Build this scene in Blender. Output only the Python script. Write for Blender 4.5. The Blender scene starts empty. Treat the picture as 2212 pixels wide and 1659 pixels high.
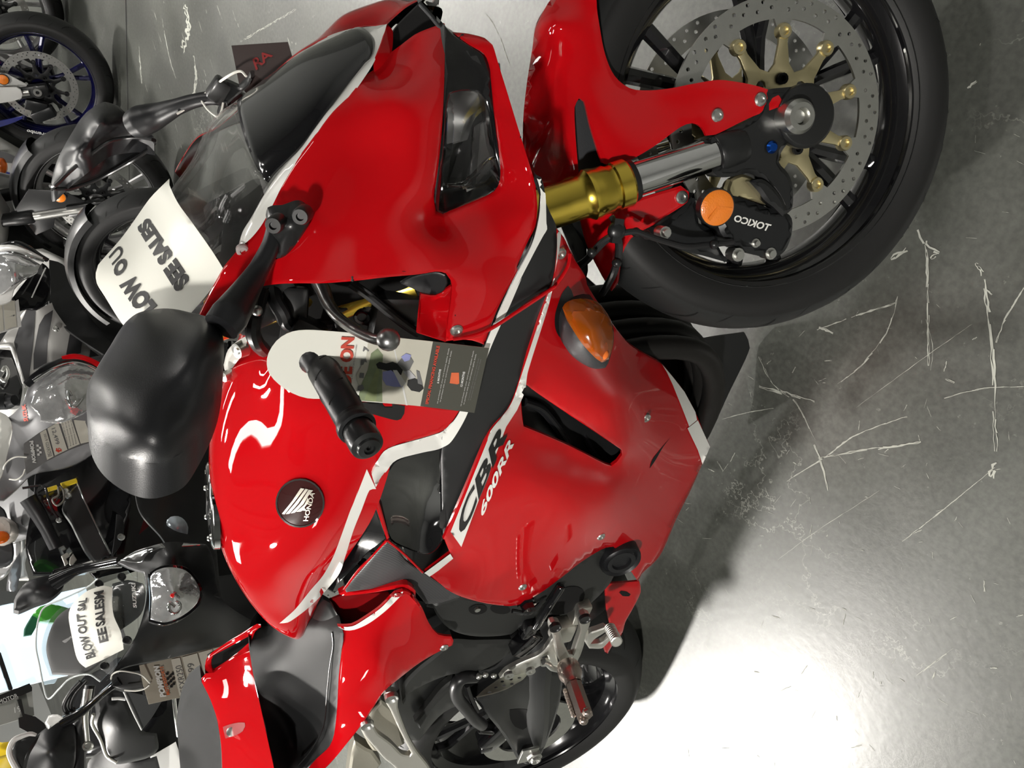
import bpy, bmesh, math, random
from mathutils import Vector, Matrix, Euler
from mathutils.bvhtree import BVHTree
from mathutils.geometry import delaunay_2d_cdt
random.seed(7)
SC = bpy.context.scene
PI = math.pi
# ------------------------------------------------------------------ camera
CAM_C = Vector((1.690786, -0.558360, 1.368179))
CAM_F = Vector((-0.569688, 0.542453, -0.617415)).normalized()
CAM_R = Vector((0.787495, 0.575254, -0.221209)).normalized()
CAM_D = Vector((0.235175, -0.612231, -0.754894)).normalized()
FPX = 1857.116
cd = bpy.data.cameras.new('camera'); cam = bpy.data.objects.new('camera', cd)
SC.collection.objects.link(cam)
cd.sensor_width = 36; cd.lens = FPX*36/2212; cd.clip_start = .02; cd.clip_end = 100
cam.matrix_world = Matrix((( CAM_D.x, CAM_R.x, -CAM_F.x, CAM_C.x),
                           ( CAM_D.y, CAM_R.y, -CAM_F.y, CAM_C.y),
                           ( CAM_D.z, CAM_R.z, -CAM_F.z, CAM_C.z), (0,0,0,1)))
SC.camera = cam
SC.view_settings.view_transform = 'Standard'; SC.view_settings.look = 'None'
SC.view_settings.gamma = 1; SC.view_settings.use_curve_mapping = False
SC.view_settings.exposure = 0.0
wd = bpy.data.worlds.new('world'); SC.world = wd; wd.use_nodes = True
wd.node_tree.nodes['Background'].inputs[0].default_value = (.75, .8, .85, 1)
wd.node_tree.nodes['Background'].inputs[1].default_value = .25
LAMP_S = 13; LAMP_B = 95
LAMPS = [(-1.2,2.4,1.4,.35,0),(.8,4.6,1.4,.35,0),(-2.2,5.2,1.4,.35,0),(-5.0,2.2,1.4,.35,0),(-3,8,1.4,.35,0),(1,7,1.4,.35,0),(3.0,6.0,1.4,.35,0),(-5.5,-2.2,1.4,.35,0)]
SPOTS = [(-4.5,.45,.24,1500),(1.2,-2.9,.14,1100),(-.2,1.8,.14,280),(2.8,2.6,.14,200),(.2,6.0,.14,1100),(-2.0,4.0,.14,800)]
# ------------------------------------------------------------------ helpers
import numpy as np
def link(o, parent=None):
    SC.collection.objects.link(o)
    if parent: o.parent = parent
    return o
def thing(name, label, cat, M=None, group=None):
    o = bpy.data.objects.new(name, None); link(o); o.empty_display_size = .1
    if M is not None: o.matrix_world = M
    o['label'] = label; o['category'] = cat
    if group: o['group'] = group
    return o
def tag(o, label, cat, group=None, kind=None):
    o['label'] = label; o['category'] = cat
    if group: o['group'] = group
    if kind: o['kind'] = kind
    return o
class MB:
    def __init__(s): s.v = []; s.f = []; s.m = []
    def add(s, v, f, mi=0):
        n = len(s.v); s.v += [Vector(p) for p in v]; s.f += [tuple(i+n for i in q) for q in f]; s.m += [mi]*len(f); return s
    def xf(s, M): s.v = [M @ p for p in s.v]; return s
    def build(s, name, mats, parent=None, angle=35, xf=None, bevel=0, sub=0):
        if xf is not None: s.xf(xf)
        me = bpy.data.meshes.new(name); me.from_pydata([tuple(p) for p in s.v], [], s.f)
        if not isinstance(mats, (list, tuple)): mats = [mats]
        for m in mats: me.materials.append(m)
        me.polygons.foreach_set('material_index', s.m)
        bm = bmesh.new(); bm.from_mesh(me)
        bmesh.ops.recalc_face_normals(bm, faces=bm.faces)
        if bevel:
            es = [e for e in bm.edges if len(e.link_faces) == 2 and e.calc_face_angle(0) > .6]
            bmesh.ops.bevel(bm, geom=es, offset=bevel, segments=2, affect='EDGES', profile=.5, clamp_overlap=True)
        bm.to_mesh(me); bm.free()
        me.polygons.foreach_set('use_smooth', [True]*len(me.polygons))
        try: me.set_sharp_from_angle(angle=math.radians(angle))
        except Exception: pass
        me.update()
        o = bpy.data.objects.new(name, me); link(o, parent)
        if sub:
            md = o.modifiers.new('sub', 'SUBSURF'); md.levels = sub; md.render_levels = sub
        return o
def cat(pts, k=4, closed=False):
    """smooth curve through points"""
    P = [Vector(p) for p in pts]; n = len(P); out = []
    rng = range(n) if closed else range(n-1)
    for i in rng:
        p0 = P[(i-1) % n] if (closed or i > 0) else P[0]*2-P[1]
        p1 = P[i]; p2 = P[(i+1) % n]
        p3 = P[(i+2) % n] if (closed or i+2 < n) else P[-1]*2-P[-2]
        for j in range(k):
            t = j/k
            out.append(.5*((2*p1)+(p2-p0)*t+(2*p0-5*p1+4*p2-p3)*t*t+(3*p1-p0-3*p2+p3)*t**3))
    if not closed: out.append(P[-1].copy())
    return out
def tube(mb, pts, r, n=12, smooth=4, mi=0, cap=True, flat=1.0):
    P = cat(pts, smooth) if smooth and len(pts) > 2 else [Vector(p) for p in pts]
    m = len(P)
    if isinstance(r, (list, tuple)):
        R = []
        for i in range(m):
            t = i/(m-1)*(len(r)-1); a = int(min(t, len(r)-2)) if len(r) > 1 else 0
            R.append(r[a]*(1-(t-a))+r[a+1]*(t-a))
    else: R = [r]*m
    T = [(P[min(i+1, m-1)]-P[max(i-1, 0)]).normalized() for i in range(m)]
    u = T[0].orthogonal().normalized(); V = []
    for i in range(m):
        u = (u-T[i]*u.dot(T[i])).normalized(); w = T[i].cross(u)
        for j in range(n):
            a = 2*PI*j/n; V.append(P[i]+(u*math.cos(a)+w*math.sin(a)*flat)*R[i])
    F = [(i*n+j, i*n+(j+1) % n, (i+1)*n+(j+1) % n, (i+1)*n+j) for i in range(m-1) for j in range(n)]
    if cap:
        F.append(tuple(range(n))[::-1]); F.append(tuple((m-1)*n+j for j in range(n)))
    return mb.add(V, F, mi)
def lathe(mb, prof, o=(0,0,0), axis=(0,1,0), n=48, mi=0, a0=0, a1=None, closed=False):
    """prof: list of (radius, distance along axis)"""
    ax = Vector(axis).normalized(); o = Vector(o)
    u = (Vector((0,0,1))-ax*ax.z).normalized() if abs(ax.z) < .95 else (Vector((1,0,0))-ax*ax.x).normalized()
    w = ax.cross(u); full = a1 is None; a1 = 2*PI if full else a1
    m = len(prof); V = []; cnt = n if full else n+1
    for i in range(cnt):
        a = a0+(a1-a0)*i/n; d = u*math.cos(a)+w*math.sin(a)
        for r, h in prof: V.append(o+d*r+ax*h)
    F = []
    for i in range(n):
        j = (i+1) % cnt
        for k in range(m if closed else m-1):
            l = (k+1) % m
            F.append((i*m+k, i*m+l, j*m+l, j*m+k))
    return mb.add(V, F, mi)
def seg(mb, a, b, r, r2=None, n=14, mi=0):
    a = Vector(a); b = Vector(b); r2 = r if r2 is None else r2
    return lathe(mb, [(0,0),(r,0),(r2,(b-a).length),(0,(b-a).length)], a, b-a, n, mi)
def box(mb, c, s, rot=None, mi=0):
    c = Vector(c); R = rot if rot is not None else Matrix.Identity(3)
    V = [c+R @ Vector((x*s[0]/2, y*s[1]/2, z*s[2]/2)) for x in (-1,1) for y in (-1,1) for z in (-1,1)]
    return mb.add(V, [(0,1,3,2),(4,6,7,5),(0,4,5,1),(2,3,7,6),(0,2,6,4),(1,5,7,3)], mi)
def ball(mb, c, r, mi=0, n=16, sc=(1,1,1)):
    c = Vector(c); m = n//2; V = [c+Vector((0,0,r*sc[2]))]
    for i in range(1, m):
        t = PI*i/m
        for j in range(n):
            a = 2*PI*j/n; V.append(c+Vector((math.sin(t)*math.cos(a)*r*sc[0], math.sin(t)*math.sin(a)*r*sc[1], math.cos(t)*r*sc[2])))
    V.append(c-Vector((0,0,r*sc[2]))); e = len(V)-1
    F = [(0, 1+j, 1+(j+1) % n) for j in range(n)]
    F += [(1+i*n+j, 1+(i+1)*n+j, 1+(i+1)*n+(j+1) % n, 1+i*n+(j+1) % n) for i in range(m-2) for j in range(n)]
    F += [(e, 1+(m-2)*n+(j+1) % n, 1+(m-2)*n+j) for j in range(n)]
    return mb.add(V, F, mi)
def inside(p, poly):
    c = False; n = len(poly); x, y = p[0], p[1]
    for i in range(n):
        a = poly[i]; b = poly[i-1]
        if (a[1] > y) != (b[1] > y) and x < (b[0]-a[0])*(y-a[1])/(b[1]-a[1])+a[0]: c = not c
    return c
def edist(p, poly):
    best = 1e9; n = len(poly)
    for i in range(n):
        ax, ay = poly[i][0], poly[i][1]; bx, by = poly[i-1][0], poly[i-1][1]
        dx, dy = bx-ax, by-ay; l = dx*dx+dy*dy
        t = 0 if l == 0 else max(0, min(1, ((p[0]-ax)*dx+(p[1]-ay)*dy)/l))
        best = min(best, (p[0]-ax-dx*t)**2+(p[1]-ay-dy*t)**2)
    return math.sqrt(best)
def area2(p): return sum(p[i-1][0]*p[i][1]-p[i][0]*p[i-1][1] for i in range(len(p)))/2
def cdt(outline, holes=(), step=None):
    """triangulate an outline with holes; extra inner points every step"""
    loops = [list(outline)]+[list(h) for h in holes]
    V = []; E = []
    for lp in loops:
        n0 = len(V); V += [Vector((p[0], p[1])) for p in lp]
        E += [(n0+i, n0+(i+1) % len(lp)) for i in range(len(lp))]
    if step:
        xs = [p[0] for p in outline]; ys = [p[1] for p in outline]
        y = min(ys)+step*.5; row = 0
        while y < max(ys):
            x = min(xs)+step*(.5 if row % 2 else 0)
            while x < max(xs):
                if inside((x, y), outline) and not any(inside((x, y), h) for h in holes) and all(edist((x, y), l) > step*.45 for l in loops):
                    V.append(Vector((x, y)))
                x += step
            y += step*.87; row += 1
    r = delaunay_2d_cdt(V, E, [], 0, 1e-7)
    vs = r[0]; fs = []
    for f in r[2]:
        c = sum((vs[i] for i in f), Vector((0,0)))/len(f)
        if inside(c, outline) and not any(inside(c, h) for h in holes): fs.append(tuple(f))
    return vs, fs
def plate(mb, outline, holes=(), t=.005, M=None, mi=0, step=None, fn=None):
    """outline (x,z) -> solid plate from y=0 to y=t, optionally moved by fn(x,z)->y"""
    vs, fs = cdt(outline, holes, step)
    fn = fn or (lambda x, z: 0)
    n = len(vs)
    V = [Vector((v.x, fn(v.x, v.y), v.y)) for v in vs]+[Vector((v.x, fn(v.x, v.y)+t, v.y)) for v in vs]
    F = [tuple(f) for f in fs]+[tuple(i+n for i in reversed(f)) for f in fs]
    cnt = {}
    for f in fs:
        for a, b in zip(f, f[1:]+f[:1]): cnt[(a, b)] = 1
    for a, b in cnt:
        if (b, a) not in cnt: F.append((b, a, a+n, b+n))
    if M is not None: V = [M @ p for p in V]
    return mb.add(V, F, mi)
def ngon(cx, cy, r, n=10, a=0): return [(cx+r*math.cos(2*PI*i/n+a), cy+r*math.sin(2*PI*i/n+a)) for i in range(n)]
# --- reference frames: M takes frame coordinates to world; at(px,py,Y) is the point of the plane y=Y seen at a pixel
class Frame:
    def __init__(s, M): s.M = M; s.I = M.inverted()
    def ray(s, px, py):
        u = 1659-py; d = CAM_F+CAM_R*((u-829.5)/FPX)+CAM_D*((px-1106)/FPX)
        return s.I @ CAM_C, (s.I.to_3x3() @ d)
    def at(s, px, py, Y):
        o, d = s.ray(px, py); return o+d*((Y-o.y)/d.y)
def res(fr, pts):
    out = []
    for p in pts:
        if len(p) > 2 and isinstance(p[2], tuple):
            o, d = fr.ray(p[0], p[1]); k = 'xyz'.index(p[2][0]); t = (p[2][1]-o[k])/d[k]
            out.append((p[0], p[1], (o+d*t).y))
        else: out.append(p)
    return out
def zoom(ox, oy, k): return lambda pts: [(ox+p[0]/k, oy+p[1]/k)+tuple(p[2:]) for p in pts]
ZI = zoom(0,0,1)
ZW = zoom(1100,0,1.9892); ZA = zoom(400,0,2.765); ZB = zoom(400,550,2.765); ZC = zoom(900,600,2.765); ZD = zoom(600,1059,2.765)
ZE = zoom(380,1150,3.26); ZG = zoom(800,1250,3.568)
Z1 = zoom(0,0,3.6867); Z2 = zoom(0,400,3.6867); Z3 = zoom(0,800,3.6867); Z4 = zoom(0,1209,3.6867)
N1 = zoom(0,840,4.1467); N2 = zoom(0,1220,3.78); N3 = zoom(0,440,4.1467)
def tps(pts):
    P = np.array([(p[0], p[1]) for p in pts], float)/400; z = np.array([p[2] for p in pts], float)
    d = np.hypot(P[:, None, 0]-P[None, :, 0], P[:, None, 1]-P[None, :, 1])
    Kk = np.where(d > 0, d*d*np.log(d+1e-12), 0)+np.eye(len(P))*TPS_L; n = len(P)
    A = np.zeros((n+3, n+3)); A[:n, :n] = Kk; A[:n, n] = 1; A[:n, n+1:] = P; A[n, :n] = 1; A[n+1:, :n] = P.T
    w = np.linalg.solve(A+np.eye(n+3)*1e-12, np.concatenate([z, [0,0,0]]))
    def f(x, y):
        q = np.array([x, y])/400; r = np.hypot(*(P-q).T)
        return float((w[:n]*np.where(r > 0, r*r*np.log(r+1e-12), 0)).sum()+w[n]+w[n+1]*q[0]+w[n+2]*q[1])
    return f
def dens(pts, step, corner=48, round_=True):
    """closed pixel outline -> evenly divided, rounded where it turns gently"""
    P = [Vector((p[0], p[1])) for p in pts]; n = len(P); out = []
    sharp = []
    for i in range(n):
        a = P[i]-P[i-1]; b = P[(i+1) % n]-P[i]
        sharp.append((not round_) or a.length < 1e-6 or b.length < 1e-6 or abs(a.angle(b)) > math.radians(corner))
    for i in range(n):
        p1 = P[i]; p2 = P[(i+1) % n]; L = (p2-p1).length
        k = max(1, int(round(L/step)))
        p0 = P[i-1] if not sharp[i] else p1*2-p2
        p3 = P[(i+2) % n] if not sharp[(i+1) % n] else p2*2-p1
        if sharp[i]: p0 = p1-(p2-p1)*.5
        if sharp[(i+1) % n]: p3 = p2+(p2-p1)*.5
        m1 = (p2-p0)*.5; m2 = (p3-p1)*.5
        if m1.length > L: m1 *= L/m1.length
        if m2.length > L: m2 *= L/m2.length
        for j in range(k):
            t = j/k
            out.append(p1*(2*t**3-3*t*t+1)+m1*(t**3-2*t*t+t)+p2*(-2*t**3+3*t*t)+m2*(t**3-t*t))
    return out
TPS_L = .006; SURF = {}; MIR = {}
def panel(name, fr, outline, ctrl, mat, parent, thick=.004, roll=.002, step=12, mirror=False, holes=(), surf=None, corner=48,
          round_=True, xf=None, side=1, solid=True, angle=32, clip=False, Y=None, lining=None):
    """a shell panel: outline and ctrl are pixels (with lateral depth where given); surface depth is a smooth field"""
    outline = res(fr, outline); ctrl = res(fr, ctrl); holes = [res(fr, h) for h in holes]
    known = [p for p in list(outline)+list(ctrl)+[q for h in holes for q in h] if len(p) > 2]
    if Y is not None: fld = lambda x, y: Y
    elif len(known) < 3: fld = lambda x, y: sum(p[2] for p in known)/len(known)
    else: fld = tps(known)
    ol = dens(outline, step, corner, round_); hs = [dens(h, step, corner, round_) for h in holes]
    vs, fs = cdt(ol, hs, step)
    V = [fr.at(v.x, v.y, fld(v.x, v.y)) for v in vs]
    if surf: SURF[surf] = BVHTree.FromPolygons(V, fs)
    bm = bmesh.new(); bv = [bm.verts.new(v) for v in V]
    for f in fs:
        try: bm.faces.new([bv[i] for i in f])
        except ValueError: pass
    for v in list(bm.verts):
        if not v.link_faces: bm.verts.remove(v)
    if clip:
        bmesh.ops.bisect_plane(bm, geom=bm.verts[:]+bm.edges[:]+bm.faces[:], plane_co=(0,0,0), plane_no=(0,1,0), clear_outer=True, dist=1e-5)
    bm.normal_update()
    o_, d_ = fr.ray(*[sum(c)/len(ol) for c in zip(*[(p.x, p.y) for p in ol])])
    for f in bm.faces:
        if f.normal.dot(d_) > 0: f.normal_flip()
    bm.normal_update()
    if roll:
        bmesh.ops.inset_region(bm, faces=bm.faces[:], thickness=roll*1.6, depth=0, use_even_offset=False, use_boundary=not clip)
        bm.normal_update()
        for v in bm.verts:
            if v.is_boundary and not (clip and abs(v.co.y) < 1e-4): v.co.y += roll*side
    if lining:
        bm.normal_update()
        g = bmesh.ops.duplicate(bm, geom=bm.verts[:]+bm.edges[:]+bm.faces[:])['geom']
        lv = [v for v in g if isinstance(v, bmesh.types.BMVert)]; lset = set(lv)
        bm.normal_update()
        for v in lv:
            if not v.is_boundary: v.co = v.co-v.normal*max(thick*.8, .003)
            elif not clip: v.co.y += thick*side*.9
        for q in g:
            if isinstance(q, bmesh.types.BMFace): q.material_index = 1
    if thick:
        bnd = [e for e in bm.edges if e.is_boundary and not (lining and e.verts[0] in lset) and not (clip and all(abs(v.co.y) < 1e-4 for v in e.verts))]
        r = bmesh.ops.extrude_edge_only(bm, edges=bnd)
        for v in r['geom']:
            if isinstance(v, bmesh.types.BMVert):
                v.co.y += thick*side
                if clip: v.co.y = min(v.co.y, 0) if side > 0 else v.co.y
    def finish(bm_, par):
        me = bpy.data.meshes.new(name)
        if xf is not None: bm_.transform(xf)
        bm_.to_mesh(me); me.materials.append(mat)
        if lining: me.materials.append(lining)
        me.polygons.foreach_set('use_smooth', [True]*len(me.polygons))
        me.set_sharp_from_angle(angle=math.radians(angle)); me.update()
        o = bpy.data.objects.new(name, me); return link(o, par)
    if mirror and clip:
        g = bmesh.ops.duplicate(bm, geom=bm.verts[:]+bm.edges[:]+bm.faces[:])['geom']
        for v in g:
            if isinstance(v, bmesh.types.BMVert): v.co.y = -v.co.y
        bmesh.ops.reverse_faces(bm, faces=[f for f in g if isinstance(f, bmesh.types.BMFace)])
        bmesh.ops.remove_doubles(bm, verts=[v for v in bm.verts if abs(v.co.y) < 1e-4], dist=1e-4)
    bm2 = None
    if mirror and not clip:
        bm2 = bm.copy()
        for v in bm2.verts: v.co.y = -v.co.y
        bmesh.ops.reverse_faces(bm2, faces=bm2.faces[:])
    o = finish(bm, parent)
    if bm2:
        MIR[o.name] = finish(bm2, MIR.get(parent.name, parent) if parent else None); bm2.free()
    bm.free()
    return o
def cast(fr, px, py, surfs, off=.001, Y=None):
    o, d = fr.ray(px, py); d = d.normalized(); best = None
    for s in surfs:
        if s not in SURF: continue
        h = SURF[s].ray_cast(o, d)
        if h[0] is not None and (best is None or h[3] < best[1]): best = (h[0], h[3])
    if best is None: return fr.at(px, py, Y) if Y is not None else None
    return best[0]-d*off
def decal(name, fr, outline, surfs, mat, parent, off=.0014, step=9, mirror=False, holes=(), Y=None, corner=48, round_=True, xf=None):
    ol = dens(outline, step, corner, round_); hs = [dens(h, step, corner, round_) for h in holes]
    vs, fs = cdt(ol, hs, step)
    P = [cast(fr, v.x, v.y, surfs, off, Y) for v in vs]
    good = [(vs[i], (P[i]-(fr.I @ CAM_C)).length) for i in range(len(vs)) if P[i] is not None]
    if good and Y is None:      # edge points just off the surface take their neighbour's distance
        for i in range(len(vs)):
            if P[i] is None:
                g = min(good, key=lambda q: (q[0]-vs[i]).length_squared)
                if (g[0]-vs[i]).length < step*1.6: o, d = fr.ray(vs[i].x, vs[i].y); P[i] = o+d.normalized()*g[1]
    idx = {}; V = []
    for i, p in enumerate(P):
        if p is not None: idx[i] = len(V); V.append(p)
    F = [tuple(idx[i] for i in f) for f in fs if all(i in idx for i in f)]
    if not F: print('EMPTY DECAL', name); return None
    mb = MB(); mb.add(V, F)
    if mirror: mb.add([Vector((p.x, -p.y, p.z)) for p in V], [tuple(reversed(f)) for f in F])
    return mb.build(name, mat, parent, xf=xf)
_font = {}
def glyphs(text, shear=0, bold=0, spacing=1.0):
    cu = bpy.data.curves.new('t', 'FONT'); cu.body = text; cu.shear = shear; cu.offset = bold; cu.space_character = spacing
    cu.resolution_u = 3
    o = bpy.data.objects.new('t', cu); SC.collection.objects.link(o)
    dg = bpy.context.evaluated_depsgraph_get(); dg.update()
    me = bpy.data.meshes.new_from_object(o.evaluated_get(dg))
    V = [v.co.copy() for v in me.vertices]; F = [tuple(p.vertices) for p in me.polygons]
    bpy.data.objects.remove(o); bpy.data.curves.remove(cu); bpy.data.meshes.remove(me)
    x0 = min(v.x for v in V); x1 = max(v.x for v in V); y0 = min(v.y for v in V); y1 = max(v.y for v in V)
    return [((v.x-x0)/(x1-x0), (v.y-y0)/(y1-y0)) for v in V], F
def lettering(name, fr, text, quad, surfs, mat, parent, off=.0015, shear=0, bold=0, spacing=1.0, Y=None, xf=None):
    """quad: pixel corners of the text box: start-bottom, end-bottom, end-top, start-top (reading order)"""
    uv, F = glyphs(text, shear, bold, spacing); V = []
    for u, v in uv:
        b = [quad[0][k]*(1-u)*(1-v)+quad[1][k]*u*(1-v)+quad[2][k]*u*v+quad[3][k]*(1-u)*v for k in (0, 1)]
        V.append(cast(fr, b[0], b[1], surfs, off, Y))
    good = [i for i, p in enumerate(V) if p is not None]; mp = {g: i for i, g in enumerate(good)}
    mb = MB(); mb.add([V[i] for i in good], [tuple(mp[i] for i in f) for f in F if all(i in mp for i in f)])
    return mb.build(name, mat, parent, xf=xf)
# ------------------------------------------------------------------ materials
def mat(name, col, rough=.5, metal=0, coat=0, coat_rough=.03, spec=.5, noise=None, bump=None, trans=0, ior=1.45, alpha=1, emit=None, es=1, sheen=0):
    m = bpy.data.materials.new(name); m.use_nodes = True; nt = m.node_tree; b = nt.nodes['Principled BSDF']
    I = b.inputs
    I['Base Color'].default_value = (*col, 1); I['Roughness'].default_value = rough; I['Metallic'].default_value = metal
    I['Coat Weight'].default_value = coat; I['Coat Roughness'].default_value = coat_rough; I['Specular IOR Level'].default_value = spec
    I['Transmission Weight'].default_value = trans; I['IOR'].default_value = ior; I['Alpha'].default_value = alpha
    if emit: I['Emission Color'].default_value = (*emit, 1); I['Emission Strength'].default_value = es
    tc = nt.nodes.new('ShaderNodeTexCoord')
    if noise:   # (scale, amount): gentle colour mottling of the material itself
        nz = nt.nodes.new('ShaderNodeTexNoise'); nz.inputs['Scale'].default_value = noise[0]; nz.inputs['Detail'].default_value = 4
        nt.links.new(tc.outputs['Object'], nz.inputs['Vector'])
        mx = nt.nodes.new('ShaderNodeMix'); mx.data_type = 'RGBA'
        mx.inputs[6].default_value = (*[c*(1-noise[1]) for c in col], 1); mx.inputs[7].default_value = (*[min(1, c*(1+noise[1])) for c in col], 1)
        nt.links.new(nz.outputs[0], mx.inputs[0]); nt.links.new(mx.outputs[2], I['Base Color'])
    if bump:    # (scale, strength)
        nz2 = nt.nodes.new('ShaderNodeTexNoise'); nz2.inputs['Scale'].default_value = bump[0]; nz2.inputs['Detail'].default_value = 2
        nt.links.new(tc.outputs['Object'], nz2.inputs['Vector'])
        bp = nt.nodes.new('ShaderNodeBump'); bp.inputs['Strength'].default_value = bump[1]; bp.inputs['Distance'].default_value = .001
        nt.links.new(nz2.outputs[0], bp.inputs['Height']); nt.links.new(bp.outputs[0], I['Normal'])
    return m
RED = mat('red_paint', (.47,.003,.006), .4, 0, 1, .02, spec=0, noise=(3,.04))
WHITE = mat('white_paint', (.80,.80,.76), .3, 0, 1, .04)
GBLACK = mat('gloss_black', (.006,.006,.007), .12, 0, 1, .02, noise=(3,.1))
SBLACK = mat('satin_black', (.010,.0105,.011), .38, 0, .3, .2, noise=(4,.1))
PLASTIC = mat('black_plastic', (.010,.0105,.012), .40, bump=(900,.12))
DARKPL = mat('dark_plastic', (.028,.030,.033), .5, bump=(700,.15))
MGREY = mat('matte_grey_frame', (.032,.033,.032), .45, .3, noise=(6,.12), bump=(400,.05))
RUBBER = mat('tyre_rubber', (.018,.019,.019), .55, noise=(9,.2), bump=(250,.15))
SIDEW = mat('tyre_sidewall', (.012,.012,.012), .5, noise=(12,.15), bump=(300,.1))
GROOVE = mat('tyre_groove', (.006,.006,.006), .9, noise=(9,.2))
RIMB = mat('black_rim', (.008,.008,.009), .16, 0, 1, .04, noise=(6,.1))
ALU = mat('satin_aluminium', (.80,.78,.72), .42, 1, noise=(14,.08), bump=(300,.06))
STEEL = mat('brushed_steel', (.66,.66,.63), .32, 1, noise=(60,.12), bump=(500,.1))
CHROME = mat('chrome', (.75,.75,.75), .08, 1, noise=(5,.03))
GOLD = mat('gold_anodised', (.85,.64,.10), .24, 1, noise=(5,.06))
PGOLD = mat('pale_gold', (.80,.70,.42), .36, 1, noise=(8,.08), bump=(300,.05))
VINYL = mat('seat_vinyl', (.013,.0135,.014), .5, spec=.28, bump=(1400,.35))
AMBER = mat('amber_lens', (.75,.16,.008), .15, 0, .6, .05, trans=.55, ior=1.4)
REFLECT = mat('amber_reflector', (.85,.22,.015), .3, 0, 1, .05, bump=(500,.5))
GLASS = mat('clear_polycarbonate', (.96,.98,.98), .01, trans=1, ior=1.05, alpha=.35, spec=.9, coat=.5, coat_rough=.01)
LENS = mat('headlight_glass', (1,1,1), .01, trans=1, ior=1.25, alpha=.5, coat=.3)
MIRROR = mat('mirror_glass', (.05,.052,.055), .03, 1)
PAPER = mat('white_paper', (.88,.88,.80), .7, noise=(6,.02))
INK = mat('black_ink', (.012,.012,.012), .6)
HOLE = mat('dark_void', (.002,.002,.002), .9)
HOSE = mat('rubber_hose', (.015,.015,.016), .35)
def carbon():
    m = mat('carbon_strip', (.05,.05,.052), .4); nt = m.node_tree; b = nt.nodes['Principled BSDF']
    tc = nt.nodes['Texture Coordinate']; mp = nt.nodes.new('ShaderNodeMapping'); mp.inputs['Rotation'].default_value = (0, .62, 0)
    w = nt.nodes.new('ShaderNodeTexWave'); w.bands_direction = 'X'; w.inputs['Scale'].default_value = 75
    r = nt.nodes.new('ShaderNodeValToRGB'); r.color_ramp.elements[0].color = (.012,.012,.013,1); r.color_ramp.elements[1].color = (.10,.10,.105,1)
    nt.links.new(tc.outputs['Object'], mp.inputs[0]); nt.links.new(mp.outputs[0], w.inputs[0]); nt.links.new(w.outputs[1], r.inputs[0]); nt.links.new(r.outputs[0], b.inputs['Base Color'])
    return m
CARBON = carbon()
# ------------------------------------------------------------------ room
def floor_mat():
    m = mat('polished_concrete', (.13,.135,.125), .3, spec=.85); nt = m.node_tree; b = nt.nodes['Principled BSDF']; L = nt.links
    tc = nt.nodes['Texture Coordinate']
    def noise(sc, det, ro=.55, dist=0):
        n = nt.nodes.new('ShaderNodeTexNoise'); n.inputs['Scale'].default_value = sc; n.inputs['Detail'].default_value = det
        n.inputs['Roughness'].default_value = ro; n.inputs['Distortion'].default_value = dist; L.new(tc.outputs['Object'], n.inputs['Vector']); return n
    def ramp(src, stops):
        r = nt.nodes.new('ShaderNodeValToRGB'); e = r.color_ramp.elements
        e[0].position, e[0].color = stops[0][0], (*stops[0][1], 1); e[1].position, e[1].color = stops[-1][0], (*stops[-1][1], 1)
        for p, c in stops[1:-1]: q = e.new(p); q.color = (*c, 1)
        L.new(src, r.inputs[0]); return r
    def mix(a, bb, fac, mode='MIX'):
        x = nt.nodes.new('ShaderNodeMix'); x.data_type = 'RGBA'; x.blend_type = mode
        for i, v in ((6, a), (7, bb)):
            if hasattr(v, 'node'): L.new(v, x.inputs[i])
            else: x.inputs[i].default_value = (*v, 1)
        if hasattr(fac, 'node'): L.new(fac, x.inputs[0])
        else: x.inputs[0].default_value = fac
        return x.outputs[2]
    base = ramp(noise(1.6, 6, .62, .4).outputs[0], [(.3, (.056,.059,.051)), (.55, (.080,.084,.074)), (.75, (.108,.111,.099))]).outputs[0]
    fine = ramp(noise(90, 5).outputs[0], [(.35, (.8,.8,.8)), (.65, (1.15,1.15,1.15))]).outputs[0]
    c = mix(base, fine, 1.0, 'MULTIPLY')
    # pale worn flecks
    v = nt.nodes.new('ShaderNodeTexVoronoi'); v.feature = 'DISTANCE_TO_EDGE'; v.inputs['Scale'].default_value = 5.5
    wn = noise(3.5, 6, .7); mp = nt.nodes.new('ShaderNodeMix'); mp.data_type = 'VECTOR'; mp.inputs[0].default_value = .35
    L.new(tc.outputs['Object'], mp.inputs[4]); L.new(wn.outputs[1], mp.inputs[5]); L.new(mp.outputs[1], v.inputs['Vector'])
    line = ramp(v.outputs[0], [(0, (1,1,1)), (.012, (0,0,0))]).outputs[0]
    patch = ramp(noise(2.2, 3).outputs[0], [(.52, (0,0,0)), (.66, (.45,.45,.45))]).outputs[0]
    fl = mix(line, patch, 1.0, 'MULTIPLY')
    sp = ramp(noise(38, 4, .7).outputs[0], [(.66, (0,0,0)), (.74, (.35,.35,.35))]).outputs[0]
    tot = mix(fl, sp, 1.0, 'ADD')
    c2 = mix(c, (.42,.43,.38), tot)
    L.new(c2, b.inputs['Base Color'])
    rr = ramp(noise(2.3, 5).outputs[0], [(.3, (.28,.28,.28)), (.7, (.42,.42,.42))]); L.new(rr.outputs[0], b.inputs['Roughness'])
    bp = nt.nodes.new('ShaderNodeBump'); bp.inputs['Strength'].default_value = .12; bp.inputs['Distance'].default_value = .002
    L.new(noise(55, 4).outputs[0], bp.inputs['Height']); L.new(bp.outputs[0], b.inputs['Normal'])
    return m
FLOOR = floor_mat()
SCR = mat('scratch_white', (.42,.43,.38), .7, noise=(70,.3))
JOINT = mat('floor_joint', (.02,.02,.02), .9, noise=(20,.2))
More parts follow.
